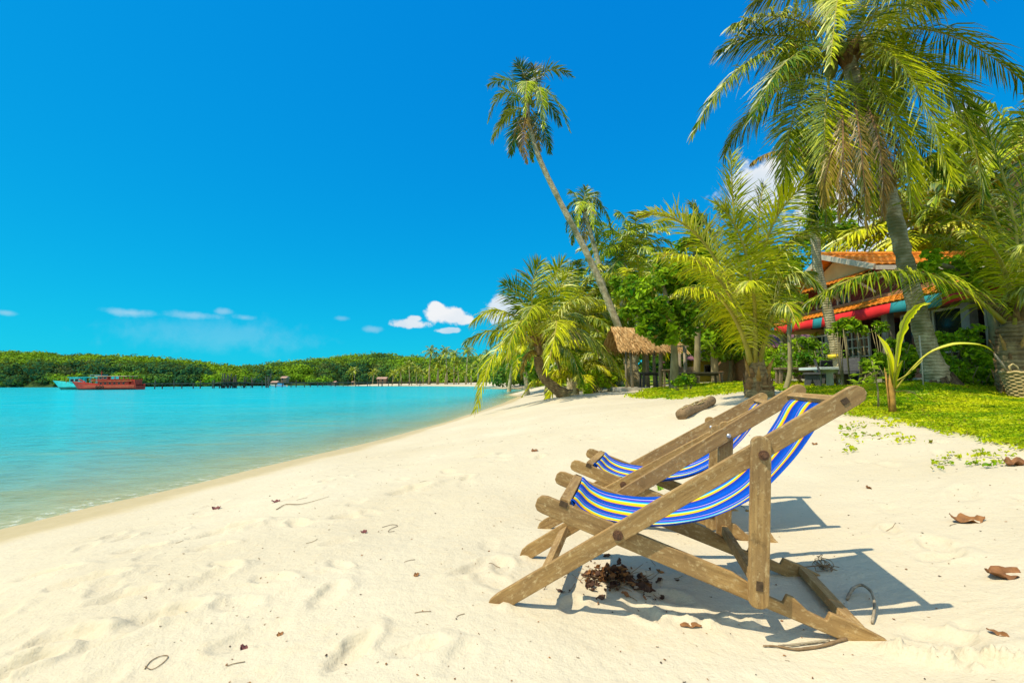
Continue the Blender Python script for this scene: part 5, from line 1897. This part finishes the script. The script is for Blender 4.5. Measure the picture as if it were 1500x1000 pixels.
def blade(parent, name, P, wds, mat='frond', split=0.0, tint=.8, dry=0.0, hint=(0, -1, .2)):
    """an undivided leaf: a creased ribbon along pixel points (px, py, dD)"""
    pts = np.array([np.array(at(p[0], p[1], DY + p[2]) - yb) for p in P])
    x = np.linspace(0, len(pts) - 1, 26)
    Q = np.stack([np.interp(x, range(len(pts)), pts[:, k]) for k in range(3)], -1)
    for _ in range(4):
        Q[1:-1] = (Q[:-2] + 2 * Q[1:-1] + Q[2:]) / 4
    wd = np.interp(x, range(len(wds)), wds) * .8
    T = unit(np.gradient(Q, axis=0))
    sd = unit(np.cross(T, np.array(hint)))
    N = np.cross(sd, T)
    g = MB()
    for s in (-1, 1):
        j = wd * (1 - split * rng.random(26))
        e = Q + s * sd * j[:, None] + N * (wd * .35)[:, None]
        mid_ = (Q + e) / 2 - N * (wd * .06)[:, None]
        V = np.stack([Q, mid_, e], 1)
        g.add(V.reshape(-1, 3), grid_faces(26, 3), 0, np.clip(tint + rng.normal(0, .06, 78), 0, 1), np.clip(dry + .5 * (np.repeat(np.linspace(0, 1, 26), 3) > .93), 0, 1))
    g.tube(Q, np.linspace(.012, .003, 26), 5, 1)
    return g.build(name, [M[mat], M['stalk']], parent, True)


blade(yc, 'leaf', [(1310, 550, 0), (1316, 500, -.05), (1326, 465, -.1), (1345, 447, -.2), (1364, 444, -.3)], [.02, .07, .10, .055, .004], split=.5, tint=.85)
blade(yc, 'leaf', [(1308, 550, 0), (1304, 525, .05), (1296, 505, .1), (1285, 490, .15)], [.02, .055, .05, .004], tint=.9)
blade(yc, 'leaf', [(1312, 570, 0), (1330, 545, -.1), (1360, 515, -.2), (1400, 503, -.25), (1440, 505, -.3), (1456, 516, -.3)], [.008, .012, .02, .06, .05, .004], tint=.9, hint=(0, -.3, 1))
blade(yc, 'leaf', [(1309, 570, 0), (1311, 550, -.1), (1316, 535, -.2), (1322, 528, -.3)], [.02, .05, .045, .01], tint=.75)
blade(yc, 'leaf', [(1308, 565, 0), (1304, 545, -.1), (1302, 530, -.15), (1299, 518, -.2)], [.02, .045, .04, .01], tint=.95)
blade(yc, 'leaf', [(1310, 560, 0), (1330, 548, -.1), (1352, 527, -.1)], [.01, .02, .004], tint=.8, hint=(0, -.3, 1))
blade(yc, 'dry_leaf', [(1311, 574, 0), (1325, 572, -.1), (1340, 576, -.2), (1355, 588, -.2)], [.008, .022, .025, .004], tint=.5, dry=.8, hint=(0, -.3, 1))
g = MB()
g.tube([(0, 0, -.04), (.01, 0, .18), (0, 0, .40), (.01, 0, .62)], [.042, .034, .03, .010], 9)
for k in range(4):
    a = k * .9
    g.tube([(.035 * math.cos(a), .035 * math.sin(a), 0), (.04 * math.cos(a), .04 * math.sin(a), .25), (.06 * math.cos(a), .05 * math.sin(a), .46 + .06 * k)], [.015, .012, .003], 6)
g.build('stem', M['orange_stalk'], yc, True)

sb_ = hit(1287, 600)
spn = thing('sapling', 'thin leafy sapling just left of the young coconut', 'plant', sb_)
g = MB().tube([(0, 0, -.03), (.01, 0, .3), (-.02, 0, .55), (-.05, 0, .72)], [.016, .012, .010, .006], 6)
tips = []
for (px, py) in [(1275, 540), (1268, 552), (1290, 545), (1262, 548), (1296, 555), (1280, 530), (1272, 562), (1298, 565), (1283, 556), (1260, 560)]:
    p = at(px, py, sb_.y + rng.uniform(-.15, .15)) - sb_
    g.tube([(-.01, 0, .4 + .2 * rng.random()), tuple((p + Vector((0, 0, .62))) / 2), tuple(p)], [.006, .005, .003], 4)
    tips.append(np.array(p))
g.build('stem', M['bark'], spn, True)
g = MB()
for p in tips:
    for k in range(5):
        a = rng.uniform(0, 6.28)
        d = np.array([math.cos(a), math.sin(a), rng.uniform(-.3, .5)])
        s = unit(np.cross(d, [0, 0, 1.0]))
        q = p + d * .02
        L_ = rng.uniform(.10, .17)
        g.add([q, q + d * L_ * .5 + s * .028 + [0, 0, .01], q + d * L_ - [0, 0, .03], q + d * L_ * .5 - s * .028 + [0, 0, .01]], [(0, 1, 2, 3)], 0, float(rng.uniform(.5, .95)))
g.build('leaves', M['leaf'], spn)

pb = at(1352, 559, 9.0)
zz = gz(pb.x, pb.y)
o = MB().tube([(0, 0, -.05), (.005, 0, .45), (0, 0, at(1352, 491, 9).z - zz)], .012, 7).build('pole', M['white'], None, True)
o.location = (pb.x, pb.y, zz)
tag(o, 'thin pale pole stuck in the lawn beside the big leaning trunk', 'pole')

lg = [hit(998, 614), hit(1042, 594)]
dl = (lg[1] - lg[0])
o = thing('log', 'short weathered palm log lying on the sand near the bushy palm', 'log', lg[0])
g = MB()
ts = np.linspace(0, 1, 16)
g.tube([np.array(dl) * t + [0, 0, .07 + .015 * math.sin(9 * t)] for t in ts], .080 + .004 * np.sin(ts * 40) + rng.normal(0, .003, 16), 14)
g.build('log_body', M['twig'], o, True)
g = MB()
for k in range(26):
    a = rng.uniform(.2, 2.9)
    t = rng.uniform(0, .8)
    e = np.array(dl) * t + np.array([0, -.085 * math.cos(a), .075 + .085 * math.sin(a)])
    g.tube([e, e + np.array(dl) * .12 + [0, 0, .004], e + np.array(dl) * .22], [.007, .008, .003], 4)
g.build('fibres', M['straw_weave'], o, True)

# ------------------------------------------------------------------ boats
M['hull_red'] = plain_mat('rust_red_paint', (.42, .030, .012), .6, .3, 1.2)
M['hull_dark'] = plain_mat('dark_hull_bottom', (.06, .02, .015), .7, .3, 1)
M['trim'] = plain_mat('faded_orange_trim', (.62, .12, .045), .6, .25, 1)
M['boat_teal'] = plain_mat('turquoise_paint', (.05, .58, .54), .55, .2, 1)
M['boat_teal_dark'] = plain_mat('dark_teal_paint', (.015, .12, .10), .6, .2, 1)
M['boat_roof'] = plain_mat('pale_boat_roof', (.55, .34, .22), .7, .15, 1)
M['boat_blue'] = plain_mat('blue_awning', (.05, .28, .55), .7, .1, 1)


def hull(L, W_, sheer, m0, m1, parent, split):
    """bow towards -x; sheer(x) = deck edge height"""
    g = MB()
    xs = np.linspace(-L / 2, L / 2, 28)
    rows, mats = [], []
    for x in xs:
        t = (x + L / 2) / L
        b = W_ / 2 * min(1, (t / .32))**.6 * (1 - .25 * max(0, (t - .75) / .25)**2) + .02
        s = sheer(t)
        rake = (1 - t)**4
        pr_ = [(-b, s), (-b * .97, split), (-b * .85, .0), (-b * .5, -.45), (0, -.55), (b * .5, -.45), (b * .85, .0), (b * .97, split), (b, s), (b * .93, s - .02), (b * .9, s - .45), (-b * .9, s - .45), (-b * .93, s - .02)]
        rows.append([(x - .9 * rake * max(0, z), y, z) for y, z in pr_])
    V = np.array(rows)
    k = V.shape[1]
    F, F2 = [], []
    for i in range(len(xs) - 1):
        for j in range(k):
            q = (i * k + j, i * k + (j + 1) % k, (i + 1) * k + (j + 1) % k, (i + 1) * k + j)
            (F2 if 1 <= j <= 6 else F).append(q)
    g.add(V.reshape(-1, 3), F, 0)
    g.add(V.reshape(-1, 3), F2, 1)
    g.add(V[-1], [tuple(range(k))], 0)
    return g.build('hull', [m0, m1], parent, False, 0, True)


def boat_window(parent, x0, x1, z0, z1, y, m=None):
    f = MB()
    f.box((x0, y - .03, z0), (x1, y, z0 + .06)).box((x0, y - .03, z1 - .06), (x1, y, z1)).box((x0, y - .03, z0 + .06), (x0 + .06, y, z1 - .06)).box((x1 - .06, y - .03, z0 + .06), (x1, y, z1 - .06))
    o = f.build('window', M['white'] if m is None else m, parent)
    MB().box((x0 + .06, y - .012, z0 + .06), (x1 - .06, y - .002, z1 - .06)).build('pane', M['glass'], o)


b = at(160, 570.6, 127)
red = thing('fishing_boat', 'rust red wooden boat with a long upper deck, moored at the jetty end', 'boat', (b.x, 127, 0), R(-3))
hull(17.2, 4.2, lambda t: 1.15 + 1.1 * (1 - t)**3 + .35 * t**3, M['hull_red'], M['hull_dark'], red, .35)
for z in (.75, 1.05):
    g = MB()
    for sy in (-1, 1):
        xs = np.linspace(-6.5, 8.3, 12)
        g.tube([(x, sy * 2.1 * min(1, ((x + 8.6) / 5.5))**.6 * (1 - .25 * max(0, (x - 4.3) / 4.3)**2) + sy * .05, z + .25 * max(0, -x / 8)**2) for x in xs], .06, 5)
    g.build('rubbing_strake', M['trim'], red)
MB().box((-1.9, -1.5, 1.0), (6.6, 1.5, 2.15)).build('lower_cabin', M['hull_red'], red, False, .03)
for x in np.arange(-1.4, 6.0, 1.25):
    boat_window(red, x, x + .75, 1.35, 1.95, -1.505, M['trim'])
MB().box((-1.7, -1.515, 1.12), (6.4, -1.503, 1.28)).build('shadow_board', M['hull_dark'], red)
MB().box((-3.6, -1.8, 2.16), (7.6, 1.8, 2.28)).build('upper_deck', M['trim'], red, False, .02)
g = MB()
for x in np.arange(-3.5, 7.6, .9):
    for sy in (-1.75, 1.75):
        g.box((x, sy - .03, 2.28), (x + .06, sy + .03, 2.72))
for sy in (-1.75, 1.75):
    g.box((-3.55, sy - .04, 2.721), (7.55, sy + .04, 2.79))
    g.box((-3.5, sy - .015, 2.45), (7.5, sy + .015, 2.60))
g.build('railing', M['hull_red'], red)
MB().box((-2.2, -1.2, 2.285), (.6, 1.2, 3.45)).build('wheelhouse', M['hull_red'], red, False, .03)
boat_window(red, -1.9, -1.0, 2.8, 3.35, -1.205)
boat_window(red, -.7, .3, 2.8, 3.35, -1.205)
for x in (1.4, 2.6, 3.8, 5.0):
    for sy in (-1.4, 1.4):
        MB().box((x, sy - .05, 2.285), (x + .1, sy + .05, 3.46)).build('post', M['trim'], red)
for x in (1.6, 2.8):
    MB().box((x, -1.38, 2.75), (x + .9, -1.36, 3.4)).build('side_screen', M['boat_teal'], red)
MB().box((-2.7, -1.7, 3.465), (6.2, 1.7, 3.60)).build('cabin_roof', M['boat_roof'], red, False, .02)
MB().tube([(-2.4, 0, 3.6), (-2.4, 0, 5.0)], [.08, .05], 7).bar((-2.9, 0, 4.5), (-1.9, 0, 4.5), .05, .05).build('mast', M['hull_red'], red)
MB().bar((-6.9, 0, 2.05), (-8.6, 0, 2.75), .18, .28).build('stem_post', M['hull_red'], red)
for x in (-.4, .4, 1.2):
    g = MB()
    aa = np.linspace(0, 2 * math.pi, 15)
    g.tube(np.stack([x - 1 + .28 * np.cos(aa), -2.16 + 0 * aa, .75 + .28 * np.sin(aa)], -1), .10, 6, cap=False)
    g.build('tyre_fender', M['dark'], red)
g = MB().box((6.9, -1.2, 1.2), (8.0, 1.2, 2.6)).build('stern_house', M['hull_red'], red, False, .03)

b = at(124, 570.3, 133)
tl = thing('fishing_boat', 'turquoise wooden boat with a white framed wheelhouse, behind the red boat', 'boat', (b.x, 133, 0), R(4))
hull(12.4, 3.8, lambda t: 1.25 + 1.3 * (1 - t)**2.5 + .2 * t**3, M['boat_teal'], M['boat_teal_dark'], tl, .75)
MB().box((-3.2, -1.2, 1.0), (-.6, 1.2, 3.3)).build('wheelhouse', M['boat_teal'], tl, False, .03)
boat_window(tl, -3.0, -2.0, 2.2, 3.0, -1.205)
boat_window(tl, -1.8, -.8, 2.2, 3.0, -1.205)
MB().box((-3.5, -1.5, 3.305), (5.4, 1.5, 3.43)).build('cabin_roof', M['boat_teal'], tl, False, .02)
for x in (.6, 2.2, 3.8, 5.1):
    for sy in (-1.3, 1.3):
        MB().box((x, sy - .05, 1.0), (x + .1, sy + .05, 3.30)).build('post', M['boat_teal'], tl)
MB().box((2.0, -1.2, 3.95), (5.0, 1.2, 4.02)).build('awning', M['boat_blue'], tl)
g = MB()
for x in (2.1, 4.9):
    for y in (-1.1, 1.1):
        g.box((x - .03, y - .03, 3.435), (x + .03, y + .03, 3.948))
g.build('awning_frame', M['white'], tl)
MB().tube([(-4.9, 0, 1.4), (-5.0, 0, 3.2)], .06, 6).build('bow_post', M['trim'], tl)
g = MB().box((-.5, -1.0, 1.0), (5.0, 1.0, 1.6)).build('deck_house', M['boat_teal_dark'], tl, False, .03)

b = at(409, 563.2, 205)
sb2 = thing('small_boat', 'tiny pale boat moored near the far shore beside the jetty', 'boat', (b.x, 205, 0))
hull(6.5, 1.9, lambda t: .55 + .5 * (1 - t)**2, M['white'], M['boat_blue'], sb2, .3)
MB().box((-.5, -.6, .4), (1.6, .6, 1.5)).build('cabin', M['boat_blue'], sb2, False, .03)

# ------------------------------------------------------------------ the jetty
p0, p1 = at(206, 560, 136), at(642, 560, 212)
jt = thing('jetty', 'long wooden jetty on thin posts across the bay, with a cluster of tall bare poles', 'jetty', (p0.x, p0.y, 0))
dv = Vector((p1.x - p0.x, p1.y - p0.y, 0))
Lj = dv.length
jt.rotation_euler = (0, 0, math.atan2(dv.y, dv.x))
DZ = 1.55
g = MB().box((0, -.9, DZ), (Lj, .9, DZ + .12)).box((0, -.85, DZ - .2), (Lj, -.7, DZ - .004)).box((0, .7, DZ - .2), (Lj, .85, DZ - .004))
g.build('deck', M['pier_wood'], jt)
jr = random.Random(9)
for i in range(44):
    x = Lj * (i + .3) / 44 + jr.uniform(-.3, .3)
    sy = -1 if i % 2 else 1
    MB().tube([(x + jr.uniform(-.15, .15), .8 * sy, -1.5), (x, .78 * sy, DZ + jr.choice([0, 0, .3, .9]))], jr.uniform(.11, .17), 7).build('post', M['pier_wood'], jt)
for i in range(24):
    x = Lj * jr.uniform(.175, .265) if i < 18 else Lj * jr.uniform(.28, .34)
    MB().tube([(x, jr.uniform(-3, 2.4), -1.5), (x + jr.uniform(-.2, .2), jr.uniform(-3, 2.4), jr.uniform(2.6, 4.9))], jr.uniform(.13, .2), 7).build('tall_pole', M['pier_wood'], jt)
MB().box((Lj * .185, -3.2, DZ + .15), (Lj * .26, 2.6, DZ + .3)).build('platform', M['pier_wood'], jt)
g = MB()
for i in range(5):
    x = Lj * (.187 + .013 * i)
    g.bar((x, -3, DZ), (x + 1.6, -3, .1), .12, .12)
g.build('brace', M['pier_wood'], jt)
# single mooring posts standing beyond the jetty
for k, px in enumerate((655, 668, 686, 560, 585, 615)):
    b = at(px, 562, 196 - 3 * k)
    o = MB().tube([(0, 0, -1.2), (.05, 0, 1.9 + .3 * (k % 3))], .13, 7).build('mooring_post', M['pier_wood'])
    o.location = (b.x, b.y, 0)
    tag(o, 'dark single post standing in the shallow water near the far beach', 'post', 'mooring posts off the far beach')

# ------------------------------------------------------------------ far cottages
M['far_roof'] = plain_mat('pale_far_roof', (.36, .22, .16), .8, .2, .6)
M['far_wall'] = plain_mat('pale_far_wall', (.20, .13, .08), .8, .2, .6)
for (px, D, up, w_, lab) in [(560, 262, 2.6, 5.5, 'pale cottage with a low roof on the slope above the far beach'), (477, 285, .6, 13, 'long low open shed at the water on the far shore'),
                             (403, 263, .8, 3.6, 'small brown cottage just right of the pole cluster'), (417, 268, 3.4, 3.4, 'small cottage on the slope, above the pale moored boat'), (530, 284, .5, 12, 'long dark roofed shed right of the open shed')]:
    b = at(px, 560, D)
    r = thing('cottage', lab, 'cottage', (b.x, D, up))
    MB().box((-w_ / 2 + .3, -1.5, -2), (w_ / 2 - .3, 2.5, 1.0)).build('wall', M['far_wall'], r)
    MB().prism([(-2.3, .85), (3.3, .85), (.5, 1.9)], -w_ / 2, w_ / 2, axes='yz').build('roof', M['far_roof'], r, False, 0, True)
    for k in range(int(w_ // 2.5)):
        MB().box((-w_ / 2 + .7 + k * 2.2, -1.56, -.3), (-w_ / 2 + 1.5 + k * 2.2, -1.505, .6)).build('window', M['glass'], r)

# ------------------------------------------------------------------ litter on the sand
def curl_leaf(L_, W_, seed, curl=.6, roll_=.5, mat='dead_leaf'):
    rg = np.random.default_rng(seed)
    n1, n2 = 11, 7
    V = []
    for i in range(n1):
        t = i / (n1 - 1)
        wd = W_ * math.sin(math.pi * min(1, t * .92 + .05))**.75 * (1 + rg.normal(0, .06))
        for j in range(n2):
            s = j / (n2 - 1) - .5
            a = s * roll_ * 3
            x = L_ * (t - .5)
            y = wd * (math.sin(a) / (1.5 * roll_))
            z = wd * (1 - math.cos(a)) * .8 + curl * L_ * (t - .5)**2 + .03 * L_ * math.sin(7 * t + 5 * s) + .012 * L_ * (1 if j % 2 else 0)
            V.append((x, y, z))
    V = np.array(V)
    # crumple: a lengthwise twist and random buckles
    tw = rg.normal(0, .8) * V[:, 0] / L_
    c_, s_ = np.cos(tw), np.sin(tw)
    V[:, 1], V[:, 2] = V[:, 1] * c_ - V[:, 2] * s_, V[:, 1] * s_ + V[:, 2] * c_
    V += rg.normal(0, .035 * W_, V.shape) + (W_ * .16 * np.sin(V[:, :1] / L_ * 13 + seed) * [0, .3, 1])
    V[:, 2] -= np.percentile(V[:, 2], 12)
    return V, grid_faces(n1, n2)


def place_leaf(px, py, size_px, label, seed, mat='dead_leaf', rz=None, tilt=0.0, aspect=.4, curl=.6, roll_=.5, group='dry leaves on the sand', name='dry_leaf', cat='dry leaf'):
    p = hit(px, py)
    L_ = size_px * .8 / FPX * p.y
    v, f = curl_leaf(L_, L_ * aspect, seed, curl, roll_)
    o = MB().add(v, f, 0).build(name, M[mat], None, True)
    o.modifiers.new('thickness', 'SOLIDIFY').thickness = .0012
    o.location = (p.x, p.y, p.z + .002)
    o.rotation_euler = (tilt, 0, rz if rz is not None else seed * 1.3)
    return tag(o, label, cat, group)


M['leaf_orange'] = plain_mat('orange_dead_leaf', (.20, .085, .028), .7, .4, 25, .3)
M['leaf_fresh'] = plain_mat('fresh_green_leaf', (.22, .42, .02), .5, .2, 20)
M['leaf_purple'] = plain_mat('purple_dead_leaf', (.17, .055, .05), .75, .4, 25, .3)
place_leaf(1470, 843, 62, 'large brown curled leaf, lowest at the right edge', 1, 'leaf_orange', .2, .15, .34, .45, .55)
place_leaf(1417, 765, 50, 'crumpled dark brown leaf on the sand at the right', 2, 'dead_leaf', -.3, .15, .36, .5, .6)
place_leaf(1486, 681, 34, 'reddish brown leaf at the right edge where the grass begins', 3, 'leaf_orange', -.2, .2, .55, .7, .8)
place_leaf(1462, 933, 30, 'thin curled brown leaf in the lower right corner', 4, 'dead_leaf', -1.0, .2, .25, .5, .6)
place_leaf(966, 716, 18, 'fresh green leaf on the sand between the deck chairs', 5, 'leaf_fresh', .8, .9, .85, .3, .25, '', 'green_leaf', 'leaf')
place_leaf(356, 946, 16, 'small purple leaf lying alone on the sand at the lower left', 6, 'leaf_purple', 1.2, .6, .6, 1.0, .7)
place_leaf(404, 736, 14, 'dark curled leaf on the sand at the left, near the water', 7, 'leaf_purple', .5, .2, .4, .8, .6)
place_leaf(317, 745, 15, 'reddish leaf on the trodden sand left of the dark curled one', 8, 'leaf_purple', .1, .3, .45, .8, .6)
place_leaf(533, 780, 12, 'little reddish leaf half way between the water and the chairs', 9, 'leaf_purple', .1, .3, .5, .8, .6)
place_leaf(783, 661, 13, 'golden leaf on the sand left of the farther deck chair', 10, 'leaf_orange', .3, .2, .5, .5, .5)
place_leaf(1012, 915, 36, 'long flat brown husk strip in front of the near deck chair', 11, 'dead_leaf', -.15, .1, .2, .15, .5)
place_leaf(935, 860, 45, 'dark brown pod shell under the near deck chair', 12, 'dark_leaf', -.6, .2, .3, .4, .8)
place_leaf(1272, 715, 17, 'brown leaf upright on the sand right of the near chair back', 13, 'dead_leaf', 1.2, .4, .3, .6, .6)
place_leaf(1193, 652, 12, 'small dark leaf right of the near chair back, closer to the grass', 14, 'dead_leaf', .2, .2, .4, .5, .6)
place_leaf(410, 928, 12, 'brown leaf crumb right of the small purple leaf', 15, 'dead_leaf', .8, .2, .5, .5, .6)
place_leaf(610, 845, 11, 'brown leaf crumb between the footprints left of the chair foot', 16, 'dead_leaf', .5, .3, .5, .5, .6)

# the heap of dark leaf scraps in the shade below the near chair
g = MB()
hr = np.random.default_rng(91)
cc = hit(905, 850)
for k in range(190):
    a, r = hr.uniform(0, 6.28), abs(hr.normal(0, .085)) * (1 if k % 3 else 1.6)
    x, y = cc.x + r * math.cos(a) * 1.25 - .01, cc.y + r * math.sin(a) * 1.1
    z = gz(x, y) + .045 * math.exp(-(r / .07)**2) * hr.random()
    L_ = hr.uniform(.010, .062)
    v, f = curl_leaf(L_, L_ * hr.uniform(.2, .45), k, hr.uniform(.3, 1.2), hr.uniform(.4, 1.0))
    e = Matrix.Rotation(hr.uniform(0, 6.28), 3, 'Z') @ Matrix.Rotation(hr.normal(0, .5), 3, 'X') @ Matrix.Rotation(hr.normal(0, .5), 3, 'Y')
    v = v @ np.array(e).T + [x, y, z + .004]
    g.add(v, f, int(hr.choice([0, 0, 0, 0, 1, 2])))
for k in range(45):
    a, r = hr.uniform(0, 6.28), abs(hr.normal(0, .11))
    x, y = cc.x + r * math.cos(a) * 1.3, cc.y + r * math.sin(a)
    d = np.array([math.cos(a * 3), math.sin(a * 3), hr.normal(0, .25)])
    L_ = hr.uniform(.03, .13)
    p = np.array([x, y, gz(x, y) + .012])
    g.tube([p, p + d * L_ * .5 + hr.normal(0, .008, 3), p + d * L_], [.0022, .0018, .001], 4, 3)
tag(g.build('leaf_litter', [M['dark_leaf'], M['dead_leaf'], M['leaf_orange'], M['twig']], None, True), 'heap of dark dry leaf scraps and twigs in the shade under the near deck chair', 'leaf litter', kind='stuff')

# scattered crumbs all over the sand
g = MB()
for k in range(1500):
    y = 1.0 + 11 * hr.random()**1.4
    x = hr.uniform(-.75, 1.05) * y
    z0 = float(base_z(x, y))
    if z0 < .2:
        continue
    z = gz(x, y)
    L_ = hr.uniform(.003, .011) * (1 + .12 * y)
    v, f = curl_leaf(L_, L_ * hr.uniform(.12, .4), k, .5, .6)
    v = v[::1] @ np.array(Matrix.Rotation(hr.uniform(0, 6.28), 3, 'Z') @ Matrix.Rotation(hr.normal(0, .3), 3, 'X')).T + [x, y, z + .002]
    g.add(v, f, int(hr.choice([0, 0, 1, 2])))
for k in range(45):
    y = 1.0 + 8 * hr.random()**1.4
    x = hr.uniform(-.7, 1.0) * y
    if float(base_z(x, y)) < .25:
        continue
    a = hr.uniform(0, 6.28)
    L_ = hr.uniform(.03, .10)
    d = np.array([math.cos(a), math.sin(a), 0])
    P = [np.array([x, y, 0]) + d * L_ * t + np.array([-d[1], d[0], 0]) * L_ * .18 * math.sin(3 * t + k) for t in (0, .33, .66, 1)]
    P = [np.array([q[0], q[1], gz(q[0], q[1]) + .003]) for q in P]
    g.tube(P, .0014, 4, 3)
tag(g.build('sand_litter', [M['dead_leaf'], M['dark_leaf'], M['leaf_orange'], M['twig']], None, True), 'tiny leaf crumbs and twig bits scattered all over the sand', 'litter', kind='stuff')


def ground_stick(name, label, pxs, rad, mat='twig', lift=.006, group=None, cat='stick', taper=.5, n=24, flat=None):
    P = []
    for q in pxs:
        h_ = hit(q[0], q[1])
        P.append((h_.x, h_.y, h_.z + lift + (q[2] if len(q) > 2 else 0)))
    P = np.array(P)
    x = np.linspace(0, len(P) - 1, n)
    Q = np.stack([np.interp(x, range(len(P)), P[:, k]) for k in range(3)], -1)
    for _ in range(3):
        Q[1:-1] = (Q[:-2] + 2 * Q[1:-1] + Q[2:]) / 4
    o0 = Vector(Q[0])
    o = MB().tube(Q - Q[0], rad * (1 - (1 - taper) * np.linspace(0, 1, n)) * (1 + .12 * rng.normal(size=n)), 7).build(name, M[mat], None, True)
    o.location = o0
    return tag(o, label, cat, group)


ground_stick('dry_stalk', 'long dry leaf stalk on the sand by the rear end of the near chair', [(1240, 938), (1200, 950), (1165, 951), (1138, 947), (1118, 946)], .007, 'twig', taper=.35)
ground_stick('dry_stalk', 'second dry stalk lying just behind the long one', [(1215, 940), (1190, 944), (1160, 946), (1140, 944)], .005, 'pole_wood', .008, taper=.5)
ground_stick('dry_pod', 'curved grey pod strip on the sand at the edge of the chair shadow', [(1241, 883), (1250, 871, .02), (1264, 869, .03), (1278, 880, .03), (1283, 897, .02), (1278, 917)], .0065, 'pole_wood', taper=.7)
ground_stick('root', 'thin brown root lying on the trodden sand at the left', [(405, 747), (418, 741, .004), (440, 742, .004), (460, 737), (482, 729)], .0038, 'twig', taper=.3)
ground_stick('fibre_loop', 'loop of dry fibre on the sand in the lower left', [(212, 978), (220, 965), (236, 957), (249, 958), (240, 970), (222, 979), (213, 974)], .0016, 'twig', .003, taper=.8)
ground_stick('fibre_loop', 'dark tangled fibre on the sand, left of the middle', [(560, 771), (575, 768), (585, 769), (572, 773), (567, 779), (578, 776)], .0016, 'dark_leaf', .004, taper=.8)
# the tangle of vine at the far rear end of the near chair
tg = hit(1207, 838)
v_ = thing('vine_tangle', 'small tangle of dry vine loops behind the near deck chair', 'vine', tg)
for k in range(7):
    aa = np.linspace(0, 2 * math.pi, 30)
    r0 = hr.uniform(.02, .042)
    e = np.array(Matrix.Rotation(hr.uniform(0, 3), 3, 'Z') @ Matrix.Rotation(hr.uniform(.3, 1.4), 3, 'X'))
    L_ = np.stack([r0 * np.cos(aa) * (1 + .35 * np.sin(2 * aa + k) + .2 * np.sin(5 * aa + 2 * k)), r0 * .8 * np.sin(aa), .012 * np.sin(2 * aa + k)], -1) @ e.T
    L_[:, 2] += -L_[:, 2].min() + .002
    L_[:, :2] += hr.normal(0, .015, 2)
    MB().tube(L_, .0016, 5, cap=False).build('vine_loop', M['twig'], v_, True)
MB().tube([(-.16, .03, .006), (-.09, .0, .012), (0, 0, .02), (.05, -.03, .004)], [.004, .003, .003, .002], 5).build('vine_stem', M['twig'], v_, True)

# ------------------------------------------------------------------ grass
gr = np.random.default_rng(95)
N0 = 520000
ys = np.exp(gr.uniform(math.log(3.0), math.log(26), N0))
xs = gr.uniform(-.05, 1.75, N0) * ys
zs = base_z(xs, ys)
mk = sum(lawn_mask(xs + ox, ys + oy, zs) for ox, oy in ((-.3, -.2), (.3, .2), (.1, -.5), (-.1, .5), (0, 0))) / 5
pat = .5 + .5 * perlin(xs * 1.4, ys * 1.4) + .35 * perlin(xs * 4, ys * 4)
# a few runners creep out over the sand
ppx, ppy = pix(xs, ys, zs)
out_ = (mk < .5) & (ppx > 1230) & (ppy < 705) & (ppy > 596) & (perlin(xs * 1.5 + 5, ys * 1.5) > -.12 + (ppy - 600) / 330) & (perlin(xs * 9, ys * 9) > .12) & (gr.random(len(xs)) < .16)
keep = ((mk > .12 + .8 * gr.random(len(xs))) & (pat > .24 + .25 * gr.random(len(xs)))) | out_
xs, ys = xs[keep], ys[keep]
zs = ground(xs, ys) + .018
sz_ = np.clip(.010 + .0045 * ys, .02, .075)
cen = np.stack([xs, ys, zs + sz_ * gr.uniform(.05, .55, len(xs))], -1)
v, f = cards(cen, sz_ * 1.25, .55, None, gr, .6)
tn = np.clip(.5 + .9 * perlin(xs * 1.1 + 3, ys * 1.1) + .5 * perlin(xs * 4.4, ys * 4.4) + gr.normal(0, .12, len(xs)), 0, 1)
g = MB().add(v, f, 0, np.repeat(tn, 4), np.repeat((gr.random(len(xs)) < .03) * .7, 4))
tag(g.build('grass', M['grass']), 'low bright green creeping grass covering the lawn', 'grass', kind='stuff')
print('grass leaves', len(xs))
